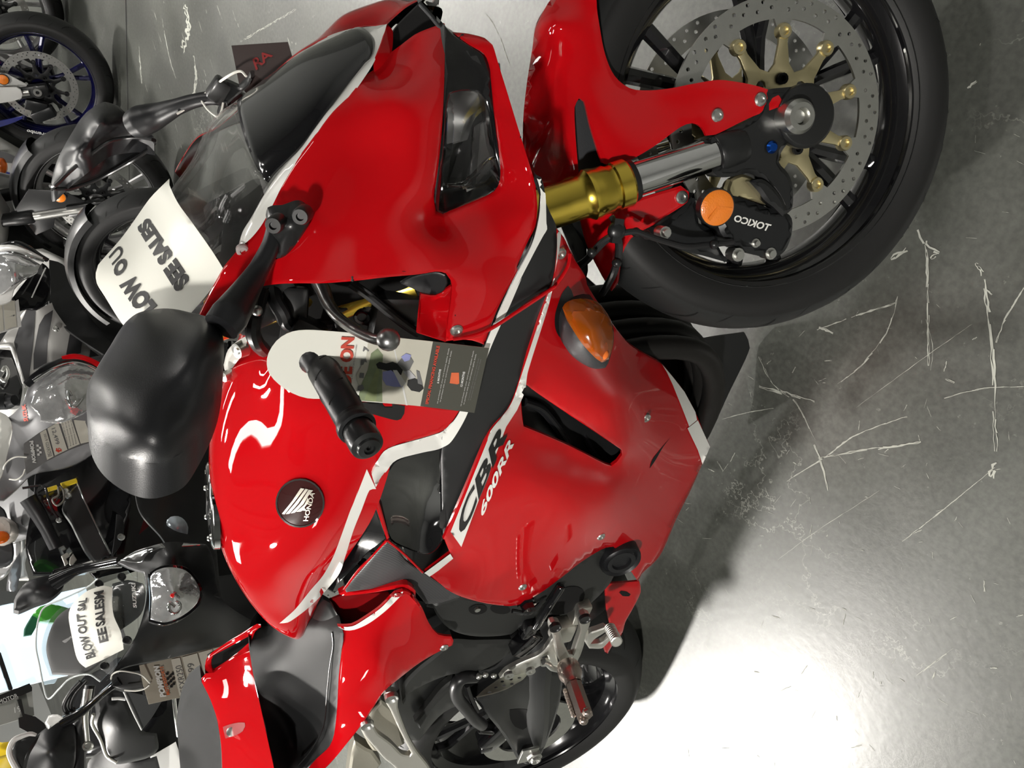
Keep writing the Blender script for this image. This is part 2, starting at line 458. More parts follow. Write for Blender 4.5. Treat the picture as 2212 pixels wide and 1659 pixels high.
WALL = mat('painted_wall', (.38,.39,.38), .7, noise=(2,.05)); CEIL = mat('ceiling_panel', (.22,.22,.22), .7, noise=(3,.05))
def struct(mb, name, mats):
    o = mb.build(name, mats); o['kind'] = 'structure'; return o
def ground(px, py, z=0):
    u = 1659-py; d = CAM_F+CAM_R*((u-829.5)/FPX)+CAM_D*((px-1106)/FPX)
    return CAM_C+d*((z-CAM_C.z)/d.z)
mb = MB(); RX0, RX1, RY0, RY1, RH = -9.0, 6.0, -6.0, 11.0, 4.3
mb.add([(RX0,RY0,0),(RX1,RY0,0),(RX1,RY1,0),(RX0,RY1,0)], [(0,1,2,3)])
def strip(pts, w, mi=1, z=.0006):
    C_ = cat([ground(a, b) for a, b in pts], 4) if len(pts) > 2 else [ground(a, b) for a, b in pts]
    L = sum((C_[i+1]-C_[i]).length for i in range(len(C_)-1)); n = max(4, min(60, int(L/.009)))
    def at(u):
        t = u*(len(C_)-1); a = min(int(t), len(C_)-2); return C_[a].lerp(C_[a+1], t-a)
    for pas in range(3 if w > .001 else 1):
        off = random.uniform(-.7, .7)*w; run = []
        for i in range(n+1):
            if random.random() < .14 and w > .001:
                if len(run) > 1: emit(run, z, mi)
                run = []; continue
            p = at(i/n); q = at(min(1, (i+.5)/n))-at(max(0, (i-.5)/n)); t = q.normalized() if q.length > 0 else Vector((1,0,0)); s = Vector((-t.y, t.x, 0))
            k = w*.42*(.4+.6*math.sin(PI*(i+.4)/(n+.8)))*random.uniform(.25, 1.3)
            c = Vector((p.x, p.y, z+pas*.0001))+s*(off+random.uniform(-.5, .5)*w)
            run.append((c+s*k, c-s*k))
        if len(run) > 1: emit(run, z, mi)
def emit(run, z, mi):
    V = [v for ab in run for v in ab]; mb.add(V, [(2*i, 2*i+1, 2*i+3, 2*i+2) for i in range(len(run)-1)], mi)
for pts, w in [([(1985,495),(2003,530),(2030,545)],.004),([(2000,520),(2001,560),(2003,620)],.003),([(2030,545),(2012,560)],.004),
    ([(2108,568),(2122,590),(2130,640),(2138,700),(2146,800),(2148,900),(2152,975)],.0028),([(2152,740),(2170,690),(2212,620)],.002),
    ([(2003,600),(2005,700),(2006,790)],.0018),([(1925,560),(1960,540)],.004),([(1940,640),(1915,720),(1860,790),(1810,830)],.0015),
    ([(1765,712),(1850,682),(1935,655)],.0022),([(1770,705),(1800,720)],.003),([(1640,835),(1700,850),(1760,868)],.003),
    ([(1768,990),(1850,975),(1930,965),(1990,955)],.0026),([(1700,1040),(1780,990),(1850,940),(1960,900)],.0018),([(1760,960),(1775,1000),(1790,1060)],.0022),
    ([(1640,770),(1670,830),(1720,870),(1760,950)],.0015),([(1950,1170),(2040,1100),(2150,1010)],.0012),([(2040,860),(2120,840),(2212,835)],.0012),
    ([(1560,905),(1620,890),(1680,880)],.0012),([(1980,1460),(2060,1400)],.0012),([(1850,880),(2000,770),(2100,700)],.0008),([(1680,1210),(1760,1150),(1900,1060)],.001),
    ([(2155,1000),(2140,1030)],.005),([(2090,190),(2110,175)],.003),([(2000,690),(2015,750),(2010,800)],.001),([(400,10),(408,60),(395,110)],.02),([(420,120),(425,170),(415,230)],.014),
    ([(520,90),(640,20)],.003),([(350,40),(365,120),(380,170)],.004),([(300,100),(306,180)],.006),([(1050,30),(1075,70),(1100,140)],.002)]:
    strip(pts, w)
for i in range(150):    # small nicks
    a = random.uniform(1450, 2212); b = random.uniform(650, 1659) if a < 2080 else random.uniform(0, 1659)
    t = random.uniform(0, 6.28); l = random.uniform(5, 26); strip([(a, b), (a+l*math.cos(t), b+l*math.sin(t))], random.uniform(.0004, .0013))
for i in range(60):
    a = random.uniform(280, 640); b = random.uniform(0, 330); l = random.uniform(4, 26)
    strip([(a, b), (a+l*.3, b+l)], random.uniform(.001, .003))
j = ground(272, 0); k2 = ground(276, 215)
mb.add([(-9, k2.y-.006, .0008), (6, k2.y-.006, .0008), (6, k2.y+.004, .0008), (-9, k2.y+.004, .0008)], [(0,1,2,3)], 2)
struct(mb, 'floor', [FLOOR, SCR, JOINT])
def slab(name, c, s, m): b_ = MB(); box(b_, c, s); return struct(b_, name, m)
slab('wall_left', (RX0-.05, (RY0+RY1)/2, RH/2), (.1, RY1-RY0+.2, RH), WALL)
slab('wall_right', (RX1+.05, (RY0+RY1)/2, RH/2), (.1, RY1-RY0+.2, RH), WALL)
slab('wall_back', ((RX0+RX1)/2, RY1+.05, RH/2), (RX1-RX0, .1, RH), WALL)
slab('wall_front', ((RX0+RX1)/2, RY0-.05, RH/2), (RX1-RX0, .1, RH), WALL)
mb = MB(); box(mb, ((RX0+RX1)/2, (RY0+RY1)/2, RH+.05), (RX1-RX0, RY1-RY0, .1))
for i in range(24): box(mb, (RX0+.3+i*.64, (RY0+RY1)/2, RH-.03), (.06, RY1-RY0-.1, .06))
struct(mb, 'ceiling', CEIL)
# ceiling lights: long white fixtures hung under the ceiling
def lamp_mat(n, s): return mat(n, (.9,.9,.9), .5, emit=(1,.97,.92), es=s)
LAMP = lamp_mat('lamp_diffuser', LAMP_S); LAMPB = lamp_mat('bright_lamp_diffuser', LAMP_B)
CASE = mat('lamp_case', (.5,.5,.5), .5, noise=(5,.05))
DOME = mat('lamp_dome', (.35,.35,.36), .3, .8, noise=(8,.1))
def spot_mat(n, s): return mat(n, (.9,.9,.9), .5, emit=(1,.96,.90), es=s)
for k, (lx, ly, r, s) in enumerate(SPOTS):
    t = thing('high_bay_lamp', 'round metal high bay lamp hung from the showroom ceiling', 'ceiling light', Matrix.Translation((lx, ly, 3.9)), 'round lamps over the showroom')
    b_ = MB(); lathe(b_, [(0,.30),(.05,.30),(.06,.22),(r+.03,.02),(r+.035,-.02),(r+.028,-.02),(.055,.20)], (0,0,0), (0,0,1), 32); b_.build('shade', DOME, t)
    b_ = MB(); lathe(b_, [(0,-.01),(r*.7,-.008),(r,.012),(0,.012)], (0,0,0), (0,0,1), 32); b_.build('bulb', spot_mat('bulb_glow', s), t)
    b_ = MB(); seg(b_, (0,0,.29), (0,0,.40), .012); b_.build('hanger', CASE, t)
for (lx, ly, sx, sy, M_) in LAMPS:
    t = thing('ceiling_light', 'rectangular white ceiling light fixture hung above the showroom floor', 'ceiling light', Matrix.Translation((lx, ly, 3.9)), 'ceiling lights over the showroom')
    b_ = MB(); box(b_, (0,0,.05), (sx+.06, sy+.06, .06)); b_.build('housing', CASE, t)
    b_ = MB(); box(b_, (0,0,.0), (sx, sy, .03)); b_.build('diffuser', LAMPB if M_ else LAMP, t)
    for k in (-1, 1): b_ = MB(); seg(b_, (sx*.35*k, 0, .08), (sx*.35*k, 0, .37), .006); b_.build('hanger', CASE, t)
# ================================================================== the red sport bike
LEAN = math.radians(18.5)
MBK = Matrix.Rotation(-LEAN, 4, 'X'); F = Frame(MBK)
CA = math.radians(24); SAX = Vector((-math.sin(CA), 0, math.cos(CA))); SP0 = Vector((1.473, 0, 0))
SM = Matrix.Translation(SP0) @ Matrix.Rotation(.446831, 4, SAX) @ Matrix.Translation(-SP0)
FS = Frame(MBK @ SM)                       # turned front end
RX = Matrix.Rotation(PI/2, 4, 'Z'); FX = Frame(MBK @ RX)   # its y runs to the rear
bike = thing('motorcycle', 'large red sport motorcycle with white and black stripes, nearest the camera', 'motorcycle', MBK)
FA = Vector((1.375, 0, .298)); RA = Vector((0, 0, .315))
# ---- front wheel
TY = [(.222,-.050),(.236,-.057),(.250,-.0605),(.262,-.0605),(.272,-.056),(.281,-.048),(.289,-.037),(.2945,-.024),(.2975,-.011),(.298,0)]
def tyre(name, parent, cen, prof, xf, ngr=14, sgn=1):
    P = prof+[(r, -y) for r, y in prof[::-1][1:]]
    mb = MB(); lathe(mb, P, cen, (0,1,0), 120)
    k = len(prof)
    mb.m = [1 if (i % (len(P)-1)) in (0,1,2,3, len(P)-2, len(P)-3, len(P)-4, len(P)-5) else 0 for i in range(len(mb.f))]
    def pt(th, s, off=.0008):
        q = min(max(s, 0), 1)*(k-1); a = min(int(q), k-2); f_ = q-a
        r = prof[a][0]*(1-f_)+prof[a+1][0]*f_+off; y = prof[a][1]*(1-f_)+prof[a+1][1]*f_-off*.6
        return Vector((cen[0]+r*math.sin(th), y, cen[2]+r*math.cos(th)))
    for g in range(ngr):
        for sd in (1, -1):
            t0 = 2*PI*(g+(0 if sd > 0 else .5))/ngr; V = []; n = 9
            for i in range(n):
                u = i/(n-1); s = .52+.40*u; th = t0+.20*u*u*sgn; w = .007*math.sin(PI*(u*.85+.1))
                for d in (-w, w):
                    p = pt(th+d, s); V.append(Vector((p.x, p.y*sd, p.z)))
            mb.add(V, [(2*i, 2*i+1, 2*i+3, 2*i+2) for i in range(n-1)], 2)
            V = []
            for i in range(n):
                u = i/(n-1); s = .42+.22*u; th = t0+.26+.06*u; w = .0035*math.sin(PI*(u*.9+.05))
                for d in (-w, w):
                    p = pt(th+d, s); V.append(Vector((p.x, p.y*sd, p.z)))
            mb.add(V, [(2*i, 2*i+1, 2*i+3, 2*i+2) for i in range(n-1)], 2)
    return mb.build(name, [RUBBER, SIDEW, GROOVE], parent, xf=xf)
def wheel(parent, name, cen, hw, xf, mt, spokes=6, y=True, hub=.04):
    mb = MB()
    pr = [(.222,-hw+.004),(.229,-hw-.004),(.234,-hw-.003),(.235,-hw+.003),(.229,-hw+.008),(.222,-hw+.012),(.213,-hw+.022),(.206,-hw+.030),(.203,-.014)]
    full = pr+[(r, -q) for r, q in pr[::-1]]
    lathe(mb, full, cen, (0,1,0), 96, closed=True)
    lathe(mb, [(.014,-.055),(hub,-.055),(hub+.004,-.03),(hub+.004,.03),(hub,.055),(.014,.055)], cen, (0,1,0), 40, closed=True)
    for i in range(spokes):
        a = 2*PI*i/spokes+.2
        for d in ((-.16, .16) if y else (0,)):
            p0 = cen+Vector((math.cos(a)*(hub-.004), 0, math.sin(a)*(hub-.004))); p1 = cen+Vector((math.cos(a+d*.45)*.11, 0, math.sin(a+d*.45)*.11))
            p2 = cen+Vector((math.cos(a+d)*.207, 0, math.sin(a+d)*.207))
            tube(mb, [p0, p1, p2], [.016,.010,.012], 8, 3)
    return mb.build(name, mt, parent, xf=xf)
fw = wheel(bike, 'front_wheel', FA, .050, SM, RIMB)
tyre('tyre', fw, FA, TY, SM)
def disc_outlines(c, ri, ro, nb, ph, dip, rb):
    """brake rotor: outer ring, scalloped inside with tabs at each button, drilled"""
    outer = ngon(c[0], c[1], ro, 96)
    inner = []
    for i in range(nb*12):
        a = ph+2*PI*i/(nb*12); u = i % 12
        r = dip if u in (0, 1, 11) else ri
        inner.append((c[0]+r*math.cos(a), c[1]+r*math.sin(a)))
    holes = [inner]
    for i in range(nb):
        for k, (da, rr) in enumerate([(.08,.149),(.13,.139),(.21,.147),(.28,.137),(.36,.149),(.42,.140),(.51,.146),(.58,.136)]):
            a = ph+2*PI*i/nb+da; holes.append(ngon(c[0]+rr*math.cos(a), c[1]+rr*math.sin(a), .0028, 7))
    return outer, holes
def brake_disc(parent, cen, y, xf, ph, disc_m=STEEL, car_m=PGOLD, side=-1, nb=10, rb=.109, hubr=.050):
    o_, h_ = disc_outlines((cen.x, cen.z), .125, .155, nb, ph, .108, rb)
    mb = MB(); plate(mb, o_, h_, .0045, Matrix.Translation((0, y, 0)))
    d = mb.build('brake_disc', disc_m, parent, xf=xf, angle=30)
    mb = MB(); out = []
    for i in range(nb):      # star shaped carrier, arms out to every button
        a = ph+2*PI*i/nb; s = PI/nb
        for da, r in ((-s, .061), (-.15, .070), (-.065, .095), (-.07, rb+.002), (0, rb+.009), (.07, rb+.002), (.065, .095), (.15, .070)):
            out.append((cen.x+r*math.cos(a+da), cen.z+r*math.sin(a+da)))
    win = [ngon(cen.x+.050*math.cos(ph+2*PI*i/nb), cen.z+.050*math.sin(ph+2*PI*i/nb), .007, 8) for i in range(nb)]
    plate(mb, out, win+[ngon(cen.x, cen.z, .036, 24)], .006, Matrix.Translation((0, y-.001+side*.003, 0)))
    c_ = mb.build('disc_carrier', car_m, parent, xf=xf, bevel=.0008)
    for i in range(nb):
        mb = MB(); a = ph+2*PI*i/nb; p = Vector((cen.x+rb*math.cos(a), y+.002, cen.z+rb*math.sin(a)))
        lathe(mb, [(.0045,.0),(.0045,.007),(.0055,.009),(.009,.009),(.0105,.006),(.0105,-.002)], p, (0,side,0), 20)
        lathe(mb, [(0,.003),(.0046,.003)], p, (0,side,0), 12, mi=1)
        mb.build('disc_button', [car_m, HOLE], parent, xf=xf)
    for i in range(5):
        mb = MB(); a = ph+2*PI*(i+.5)/5; p = Vector((cen.x+.050*math.cos(a), y+.002, cen.z+.050*math.sin(a)))
        lathe(mb, [(0,.004),(.004,.004),(.004,.011),(.0075,.011),(.0075,.0)], p, (0,side,0), 12)
        mb.build('disc_bolt', HOLE, parent, xf=xf)
    return d
brake_disc(fw, FA, -.0645, SM, 7.047)
brake_disc(fw, FA, .060, SM, 7.4, side=1)
# ---- fork legs: gold tube above, bright slider, black foot
fa = FS.at(1560, 326, -.112); fb = FS.at(1180, 452, -.112); fdir = (fb-fa).normalized(); fg = FS.at(1365, 399, -.112)
LG = (fg-fa).length; LT = (fb-fa).length
def fork(sd, parent):
    k = Vector((1, sd, 1)); a = Vector((fa.x, fa.y*sd, fa.z)); d = fdir.copy(); d.y *= sd
    mb = MB(); lathe(mb, [(0,-.02),(.0215,-.02),(.0215,LG+.01),(0,LG+.01)], a, d, 32); mb.build('fork_slider', CHROME, parent, xf=SM)
    mb = MB(); s = LG
    lathe(mb, [(.022,s-.004),(.026,s-.004),(.027,s),(.0275,s+.004)], a, d, 32, mi=1)
    lathe(mb, [(.0275,s+.003),(.030,s+.006),(.030,s+.022),(.0275,s+.024),(.0275,s+.030),(.030,s+.034),(.030,s+.045),(.0320,s+.052),(.0320,s+.058),(.0275,s+.064),(.0265,s+.070),(.0265,LT+.02),(.0265,LT+.42),(0,LT+.42)], a, d, 36)
    mb.build('fork_tube', [GOLD, SBLACK], parent, xf=SM)
fork(1, bike); fork(-1, bike)
leg = ZW([(848,600),(900,580),(1050,505),(1100,420),(1120,385),(1180,376),(1250,372),(1300,392),(1317,450),(1312,530),(1290,560),(1235,588),(1185,640),(1165,695),(1205,745),(1225,800),(1222,900),(1185,925),(1150,850),(1100,785),(1040,745),(960,760),(905,760),(880,735),(925,680),(915,640)])
fl = panel('fork_foot', FS, leg, [], SBLACK, bike, .03, .004, 10, Y=-.128, xf=SM, corner=60)
mb = MB(); lathe(mb, [(.0235,-.028),(.026,-.02),(.027,.005),(.0255,.012),(.022,.013)], fa, fdir, 32); 
lathe(mb, [(0,0),(.040,0),(.040,.012),(.036,.016),(.0,.016)], FA+Vector((0,-.122,0)), (0,-1,0), 32)
mb.build('fork_clamp', SBLACK, bike, xf=SM, bevel=.001)
axc = FS.at(1722, 252, -.146)
mb = MB(); lathe(mb, [(0,.004),(.008,.004),(.010,.001),(.0105,.012),(.017,.012),(.0215,.006),(.0215,-.02)], axc, (0,-1,0), 32); mb.build('axle_bolt', STEEL, bike, xf=SM)
mb = MB(); lathe(mb, [(0,-.02),(.0215,-.02),(.0215,.02),(0,.02)], FA+Vector((0,.12,0)), (0,1,0), 20); box(mb, FA+Vector((-.01,.115,.05)), (.06,.03,.16)); mb.build('fork_foot', SBLACK, bike, xf=SM, bevel=.004)
b1 = FS.at(1668, 318, -.131)
mb = MB(); lathe(mb, [(0,.004),(.005,.004),(.008,.0)], b1, (0,-1,0), 18); mb.build('clamp_bolt', mat('blue_bolt', (.02,.12,.6), .3, 1, noise=(9,.1)), bike, xf=SM)
# caliper
CALB = mat('caliper_black', (.016,.017,.018), .32, .2, noise=(8,.15), bump=(200,.05))
cal = ZW([(955,845),(1010,852),(1110,890),(1215,925),(1225,1000),(1195,1080),(1140,1110),(1075,1098),(1010,1075),(930,1020),(905,960),(915,900)])
co = panel('brake_caliper', FS, cal, [], CALB, bike, .05, .006, 10, Y=-.128, xf=SM, surf='cal', corner=70)
panel('caliper_bracket', FS, ZW([(1090,770),(1135,800),(1175,850),(1200,905),(1180,930),(1140,890),(1100,860),(1080,830),(1035,780)]), [], SBLACK, co, .02, .003, 10, Y=-.134, xf=SM)
panel('caliper_carrier', FS, ZW([(955,770),(1000,750),(1055,770),(1090,830),(1105,880),(1030,860),(990,850),(970,870),(940,820)]), [], PGOLD, co, .01, .002, 10, Y=-.120, xf=SM)
panel('caliper_shell', FS, ZW([(640,980),(760,880),(800,830),(820,960),(900,1000),(905,1060),(950,1130),(880,1110),(760,1080),(660,1040)]), [], CALB, co, .03, .004, 10, Y=-.10, xf=SM)
for q, r in ((ZW([(1125,1090)])[0], .008), (ZW([(985,1095)])[0], .009), (ZW([(1060,1045)])[0], .006), (ZW([(672,1000)])[0], .008)):
    mb = MB(); lathe(mb, [(0,.006),(r*.6,.006),(r*.7,.0),(r,.0),(r,-.02),(0,-.02)], FS.at(q[0], q[1], -.13), (0,-1,0), 12); mb.build('caliper_bolt', STEEL, co, xf=SM)
lettering('maker_lettering', FS, 'TOKICO', [FS and p for p in ZW([(1112,995),(962,950),(972,922),(1128,965)])], ['cal'], WHITE, co, xf=SM, bold=.03)
rc = FS.at(*ZW([(885,890)])[0], -.150)
mb = MB(); lathe(mb, [(0,.0085),(.012,.0083),(.0200,.0075),(.0222,.006)], rc, (-.10,-1,.0), 36)
lathe(mb, [(.0222,.0062),(.0235,.0062),(.0235,-.006),(0,-.006)], rc, (-.10,-1,0), 36, mi=1)
for k in range(3):   # moulded ribs of the reflector
    a = k*2*PI/3+.5; box(mb, rc+Vector((math.cos(a)*.010, -.0085, math.sin(a)*.010)), (.018,.0012,.004), Matrix.Rotation(-a, 3, 'Y'), 0)
r_ = mb.build('reflector', [REFLECT, SBLACK], bike, xf=SM)
# fender
fen = ZW([(255,-150,.004),(175,0,.004),(130,90),(100,180,.004),(78,280),(64,400,.003),(60,560,.0),(72,680,-.012),(105,800,-.03),(200,800),(300,760,-.075),(300,735),(288,600),(283,460),(303,420),(325,436),(350,540),(385,655),(402,700),(440,714,-.10),(500,700),(620,632),(740,545,-.112),(790,529),(830,546),(850,583,-.125),(890,578),(1050,500),(1160,460,-.132),(1180,440),(1165,412),(1110,382,-.125),(1040,362),(960,348),(900,343,-.112),(800,358),(700,378),(600,388,-.085),(520,378),(455,325,-.078),(415,235),(392,120,-.075),(378,0),(400,-150,-.072)])
panel('front_fender', FS, fen, ZW([(200,300,-.05),(180,550,-.055),(330,250,-.072),(300,100,-.07),(420,600,-.095),(420,450,-.088),(180,100,-.045)]), RED, bike, .005, .002, 14, mirror=True, clip=True, xf=SM, surf='fender', lining=SBLACK)
panel('fender_insert', FS, ZW([(275,430),(330,430),(395,700),(395,750),(290,760)]), [], DARKPL, bike, .003, 0, 12, Y=-.062, xf=SM, mirror=True)
panel('fender_mount', FS, ZW([(440,915,-.09),(500,880),(570,850),(740,798,-.105),(775,825),(768,868),(700,915),(620,968,-.095),(540,1012),(498,1068),(482,1130,-.075),(470,1215),(442,1252,-.06),(395,1170),(335,1045,-.05),(300,900,-.06),(360,880)]), [], RED, bike, .004, .002, 12, mirror=True, xf=SM, surf='fm', lining=SBLACK)
def screw(px, py, surfs, r=.006, parent=bike, m=None, fr=F, xf=None, Y=None, ax=(0,-1,0)):
    p = cast(fr, px, py, surfs, .0005, Y)
    if p is None: return
    mb = MB(); lathe(mb, [(0,.001),(r*.45,.001),(r*.45,.0032),(r*.75,.003),(r,.0012),(r,-.003)], p, ax, 18); mb.build('screw', m or STEEL, parent, xf=xf)
for q in ZW([(1080,428),(895,497)]): screw(q[0], q[1], ['fender'], .0085, fr=FS, xf=SM)
q = ZW([(742,848)])[0]; screw(q[0], q[1], ['fm'], .0085, fr=FS, xf=SM)
# brake hoses
def hose(name, fr, z, pts, Ys, r, m, parent=bike, xf=None, n=10, rr=None):
    P = z(pts); P = [fr.at(p[0], p[1], y) for p, y in zip(P, Ys)]
    mb = MB(); tube(mb, P, rr or r, n, 5); return mb.build(name, m, parent, xf=xf)
hose('brake_hose', FS, ZW, [(440,930),(455,960),(470,1000),(540,995),(600,1015),(680,1040),(760,1058),(850,1052),(960,1040)], [-.13,-.135,-.14,-.145,-.145,-.14,-.135,-.13,-.13], .004, HOSE, xf=SM)
hose('brake_hose', FS, ZW, [(470,1000),(410,1035),(370,1075),(330,1120),(280,1150)], [-.14,-.13,-.12,-.10,-.08], .005, HOSE, xf=SM)
hose('brake_hose', FS, ZW, [(465,1010),(472,1060),(468,1110),(450,1170),(425,1220),(400,1260)], [-.14,-.135,-.13,-.12,-.10,-.08], .005, HOSE, xf=SM)
p = FS.at(*ZW([(462,992)])[0], -.142); mb = MB(); ball(mb, p, .012, sc=(1,.6,1)); box(mb, p+Vector((.0,0,.0)), (.03,.01,.012)); mb.build('hose_clamp', SBLACK, bike, xf=SM)
for q in [(355,1085),(545,998),(590,1010),(462,1130),(880,1050)]: mb = MB(); ball(mb, FS.at(*ZW([q])[0], -.135), .0062); mb.build('hose_ferrule', SBLACK, bike, xf=SM)

# ---- upper cowl
cowl = (ZA([(1555,148,-.050),(1500,168),(1440,190,-.046),(1380,218),(1300,278,-.040),(1225,335,-.036),(1130,432,-.052),(1059,484,-.077),(982,589,-.090),(888,683,-.100),(807,788,-.108),(727,895),(647,1001,-.120),(578,1117),(520,1233,-.136),(456,1349,-.145),(400,1425),(340,1485,-.153),(280,1555,-.161),(235,1612,-.168)])
 +[(447,652,-.176),(425,700,-.182),(447,735,-.187),(495,690,-.193),(520,655,-.197)]
 +ZB([(390,240,-.199),(400,215),(440,200),(560,182,-.205),(700,178),(820,178,-.212),(1000,165),(1200,142,-.219),(1400,124),(1500,108,-.223),(1560,118),(1590,160,-.225),(1597,220),(1585,330),(1570,430),(1558,525,-.226),(1640,515),(1720,520),(1790,545,-.226),(1870,330),(1990,100,-.218)])
 +ZA([(1985,1600,-.216),(2055,1440,-.208),(2095,1360,-.203),(2108,1250,-.197),(2097,1120,-.188),(2080,1050),(1990,760,-.160),(1920,530,-.135),(1870,370,-.115),(1840,272,-.100),(1800,238,-.088),(1700,212),(1605,203,-.062),(1700,272,-.085),(1790,328,-.098),(1828,420,-.108),(1850,640,-.130),(1875,850,-.148),(1892,1000,-.158),(1890,1090,-.162),(1850,1152,-.162),(1700,1225,-.162),(1545,1287,-.165),(1503,1270,-.172),(1490,1200,-.190),(1515,1000,-.180),(1535,800),(1547,600,-.150),(1553,400,-.120)]))
panel('front_cowl', F, cowl, ZA([(1478,1440,-.208),(1700,1330,-.180),(1900,1190,-.172),(1200,900,-.160),(900,1500,-.205),(1250,550,-.125),(1000,900,-.140),(1250,1300,-.200),(700,1350,-.184),(2000,1300,-.200),(1950,1000,-.172)])+ZB([(1000,0,-.205),(1800,200,-.232)]), RED, bike, .004, .0022, 13, mirror=True, surf='cowl', lining=SBLACK, angle=40)
panel('cowl_inner_flap', F, ZB([(1408,235,-.222),(1500,245),(1590,190,-.226),(1597,240),(1570,420),(1558,525,-.229),(1480,500),(1385,470,-.222)]), ZB([(1480,350,-.195)]), RED, bike, .003, .001, 12, mirror=True, surf='flap')
panel('cowl_edge_trim', F, ZB([(1290,175,-.2),(1360,135),(1500,108,-.218),(1555,125),(1568,175,-.222),(1530,240),(1500,247),(1420,232,-.205)]), [], PLASTIC, bike, .004, .001, 12, mirror=True)
panel('nose_bridge', F, ZA([(1206,144,0),(1172,260),(1130,372,-.057),(1130,436,-.052),(1225,338,-.036),(1240,185,0)]), [], RED, bike, .003, .0, 12, mirror=True, clip=True)
wt = ZA([(1206,144,0),(1172,262,-.030),(1130,372,-.057),(1059,484,-.077),(982,589,-.090),(888,683,-.100),(807,788,-.108),(727,895),(647,1001,-.120),(578,1117),(520,1233,-.136),(456,1349,-.145),(390,1430),(322,1482,-.152),(345,1400),(400,1310,-.139),(470,1185,-.125),(560,1050),(640,955,-.110),(705,871,-.102),(793,749,-.093),(885,630,-.081),(982,514,-.070),(1059,393,-.049),(1085,290,-.022),(1100,199,0)])
panel('white_cowl_stripe', F, wt, [], WHITE, bike, .004, .001, 10, mirror=True, clip=True)
hose('intake_lip', F, ZA, [(1405,30),(1460,90),(1530,170),(1620,240),(1680,285),(1760,330)], [-.01,-.03,-.05,-.065,-.078,-.09], .0022, DARKPL)
panel('air_intake', F, ZA([(1237,200,.02),(1412,12,.02),(1500,110,.0),(1600,230),(1760,340,-.05),(1700,600,-.06),(1560,420),(1350,300,.0),(1237,335,.01)]), [], HOLE, bike, .004, 0, 16)
# headlamp
lens = ZA([(1582,562,-.128),(1650,545),(1745,548,-.120),(1790,590),(1815,680,-.126),(1835,800),(1852,930),(1872,1010,-.152),(1880,1085,-.158),(1840,1148,-.160),(1700,1215),(1548,1272,-.165),(1516,1258),(1522,1190,-.170),(1540,1000,-.160),(1553,800,-.148),(1565,640)])
hl = panel('headlight', F, ZA([(1550,150,-.06),(1600,208,-.066),(1700,275,-.086),(1792,332,-.097),(1830,420),(1852,640,-.128),(1877,850,-.146),(1894,1000,-.156),(1892,1092,-.160),(1850,1156,-.161),(1545,1290,-.164),(1500,1272,-.170),(1490,1200,-.182),(1515,1000,-.170),(1535,800),(1547,600,-.137),(1553,400,-.112)]), [], GBLACK, bike, .03, .001, 14, mirror=True, holes=[lens], corner=60)
panel('headlight_lens', F, lens, [], LENS, hl, .003, .001, 14, mirror=True)
inner = mat('headlight_reflector', (.72,.73,.72), .12, 1, noise=(12,.1))
panel('headlight_reflector', F, ZA([(1570,560,-.09),(1650,545),(1760,560,-.085),(1770,640),(1680,720,-.06),(1640,840),(1565,860,-.10)]), [], inner, hl, .003, 0, 10, mirror=True)
panel('headlight_reflector', F, ZA([(1720,760,-.07),(1820,700,-.09),(1860,950,-.11),(1700,1080,-.09)]), [], mat('smoked_reflector', (.22,.22,.22), .3, .8, noise=(20,.2)), hl, .003, 0, 10, mirror=True)
panel('headlight_bowl', F, ZA([(1500,380,-.02),(1880,380,-.03),(1960,1180,-.06),(1880,1240),(1500,1340,-.09),(1480,1000,-.05)]), [], GBLACK, hl, .003, 0, 20, mirror=True)
hose('headlight_rib', F, ZA, [(1545,1100),(1640,1095),(1720,1040),(1790,960),(1860,930)], [-.13,-.12,-.12,-.125,-.14], .0016, CHROME, hl)
panel('headlight_reflector', F, ZA([(1530,1150,-.15),(1600,1130),(1700,1110,-.12),(1760,1120),(1700,1190),(1545,1255,-.155)]), [], inner, hl, .003, 0, 10, mirror=True)
# windscreen: lofted bubble
ws0 = F.at(798, 72, 0)
WS = [((ws0.x,ws0.z),(1.400,.049,.876)),((1.375,.914),(1.364,.081,.911)),((1.335,.952),(1.325,.102,.942)),((1.296,.989),(1.287,.112,.975)),((1.258,1.022),(1.246,.139,.995)),((1.200,1.046),(1.198,.146,1.008)),((1.146,1.080),(1.142,.132,1.046)),((1.100,1.110),(1.092,.100,1.084)),((1.083,1.122),(1.082,.05,1.116))]
def ws_row(t):
    t = max(0, min(len(WS)-1.0001, t)); i = int(t); f_ = t-i
    def g(k): k = max(0, min(len(WS)-1, k)); return Vector((WS[k][0][0], WS[k][0][1], 0)), Vector(WS[k][1])
    def cr(a, b, c, d): return .5*((2*b)+(c-a)*f_+(2*a-5*b+4*c-d)*f_*f_+(3*b-a-3*c+d)*f_**3)
    return cr(g(i-1)[0], g(i)[0], g(i+1)[0], g(i+2)[0]), cr(g(i-1)[1], g(i)[1], g(i+1)[1], g(i+2)[1])
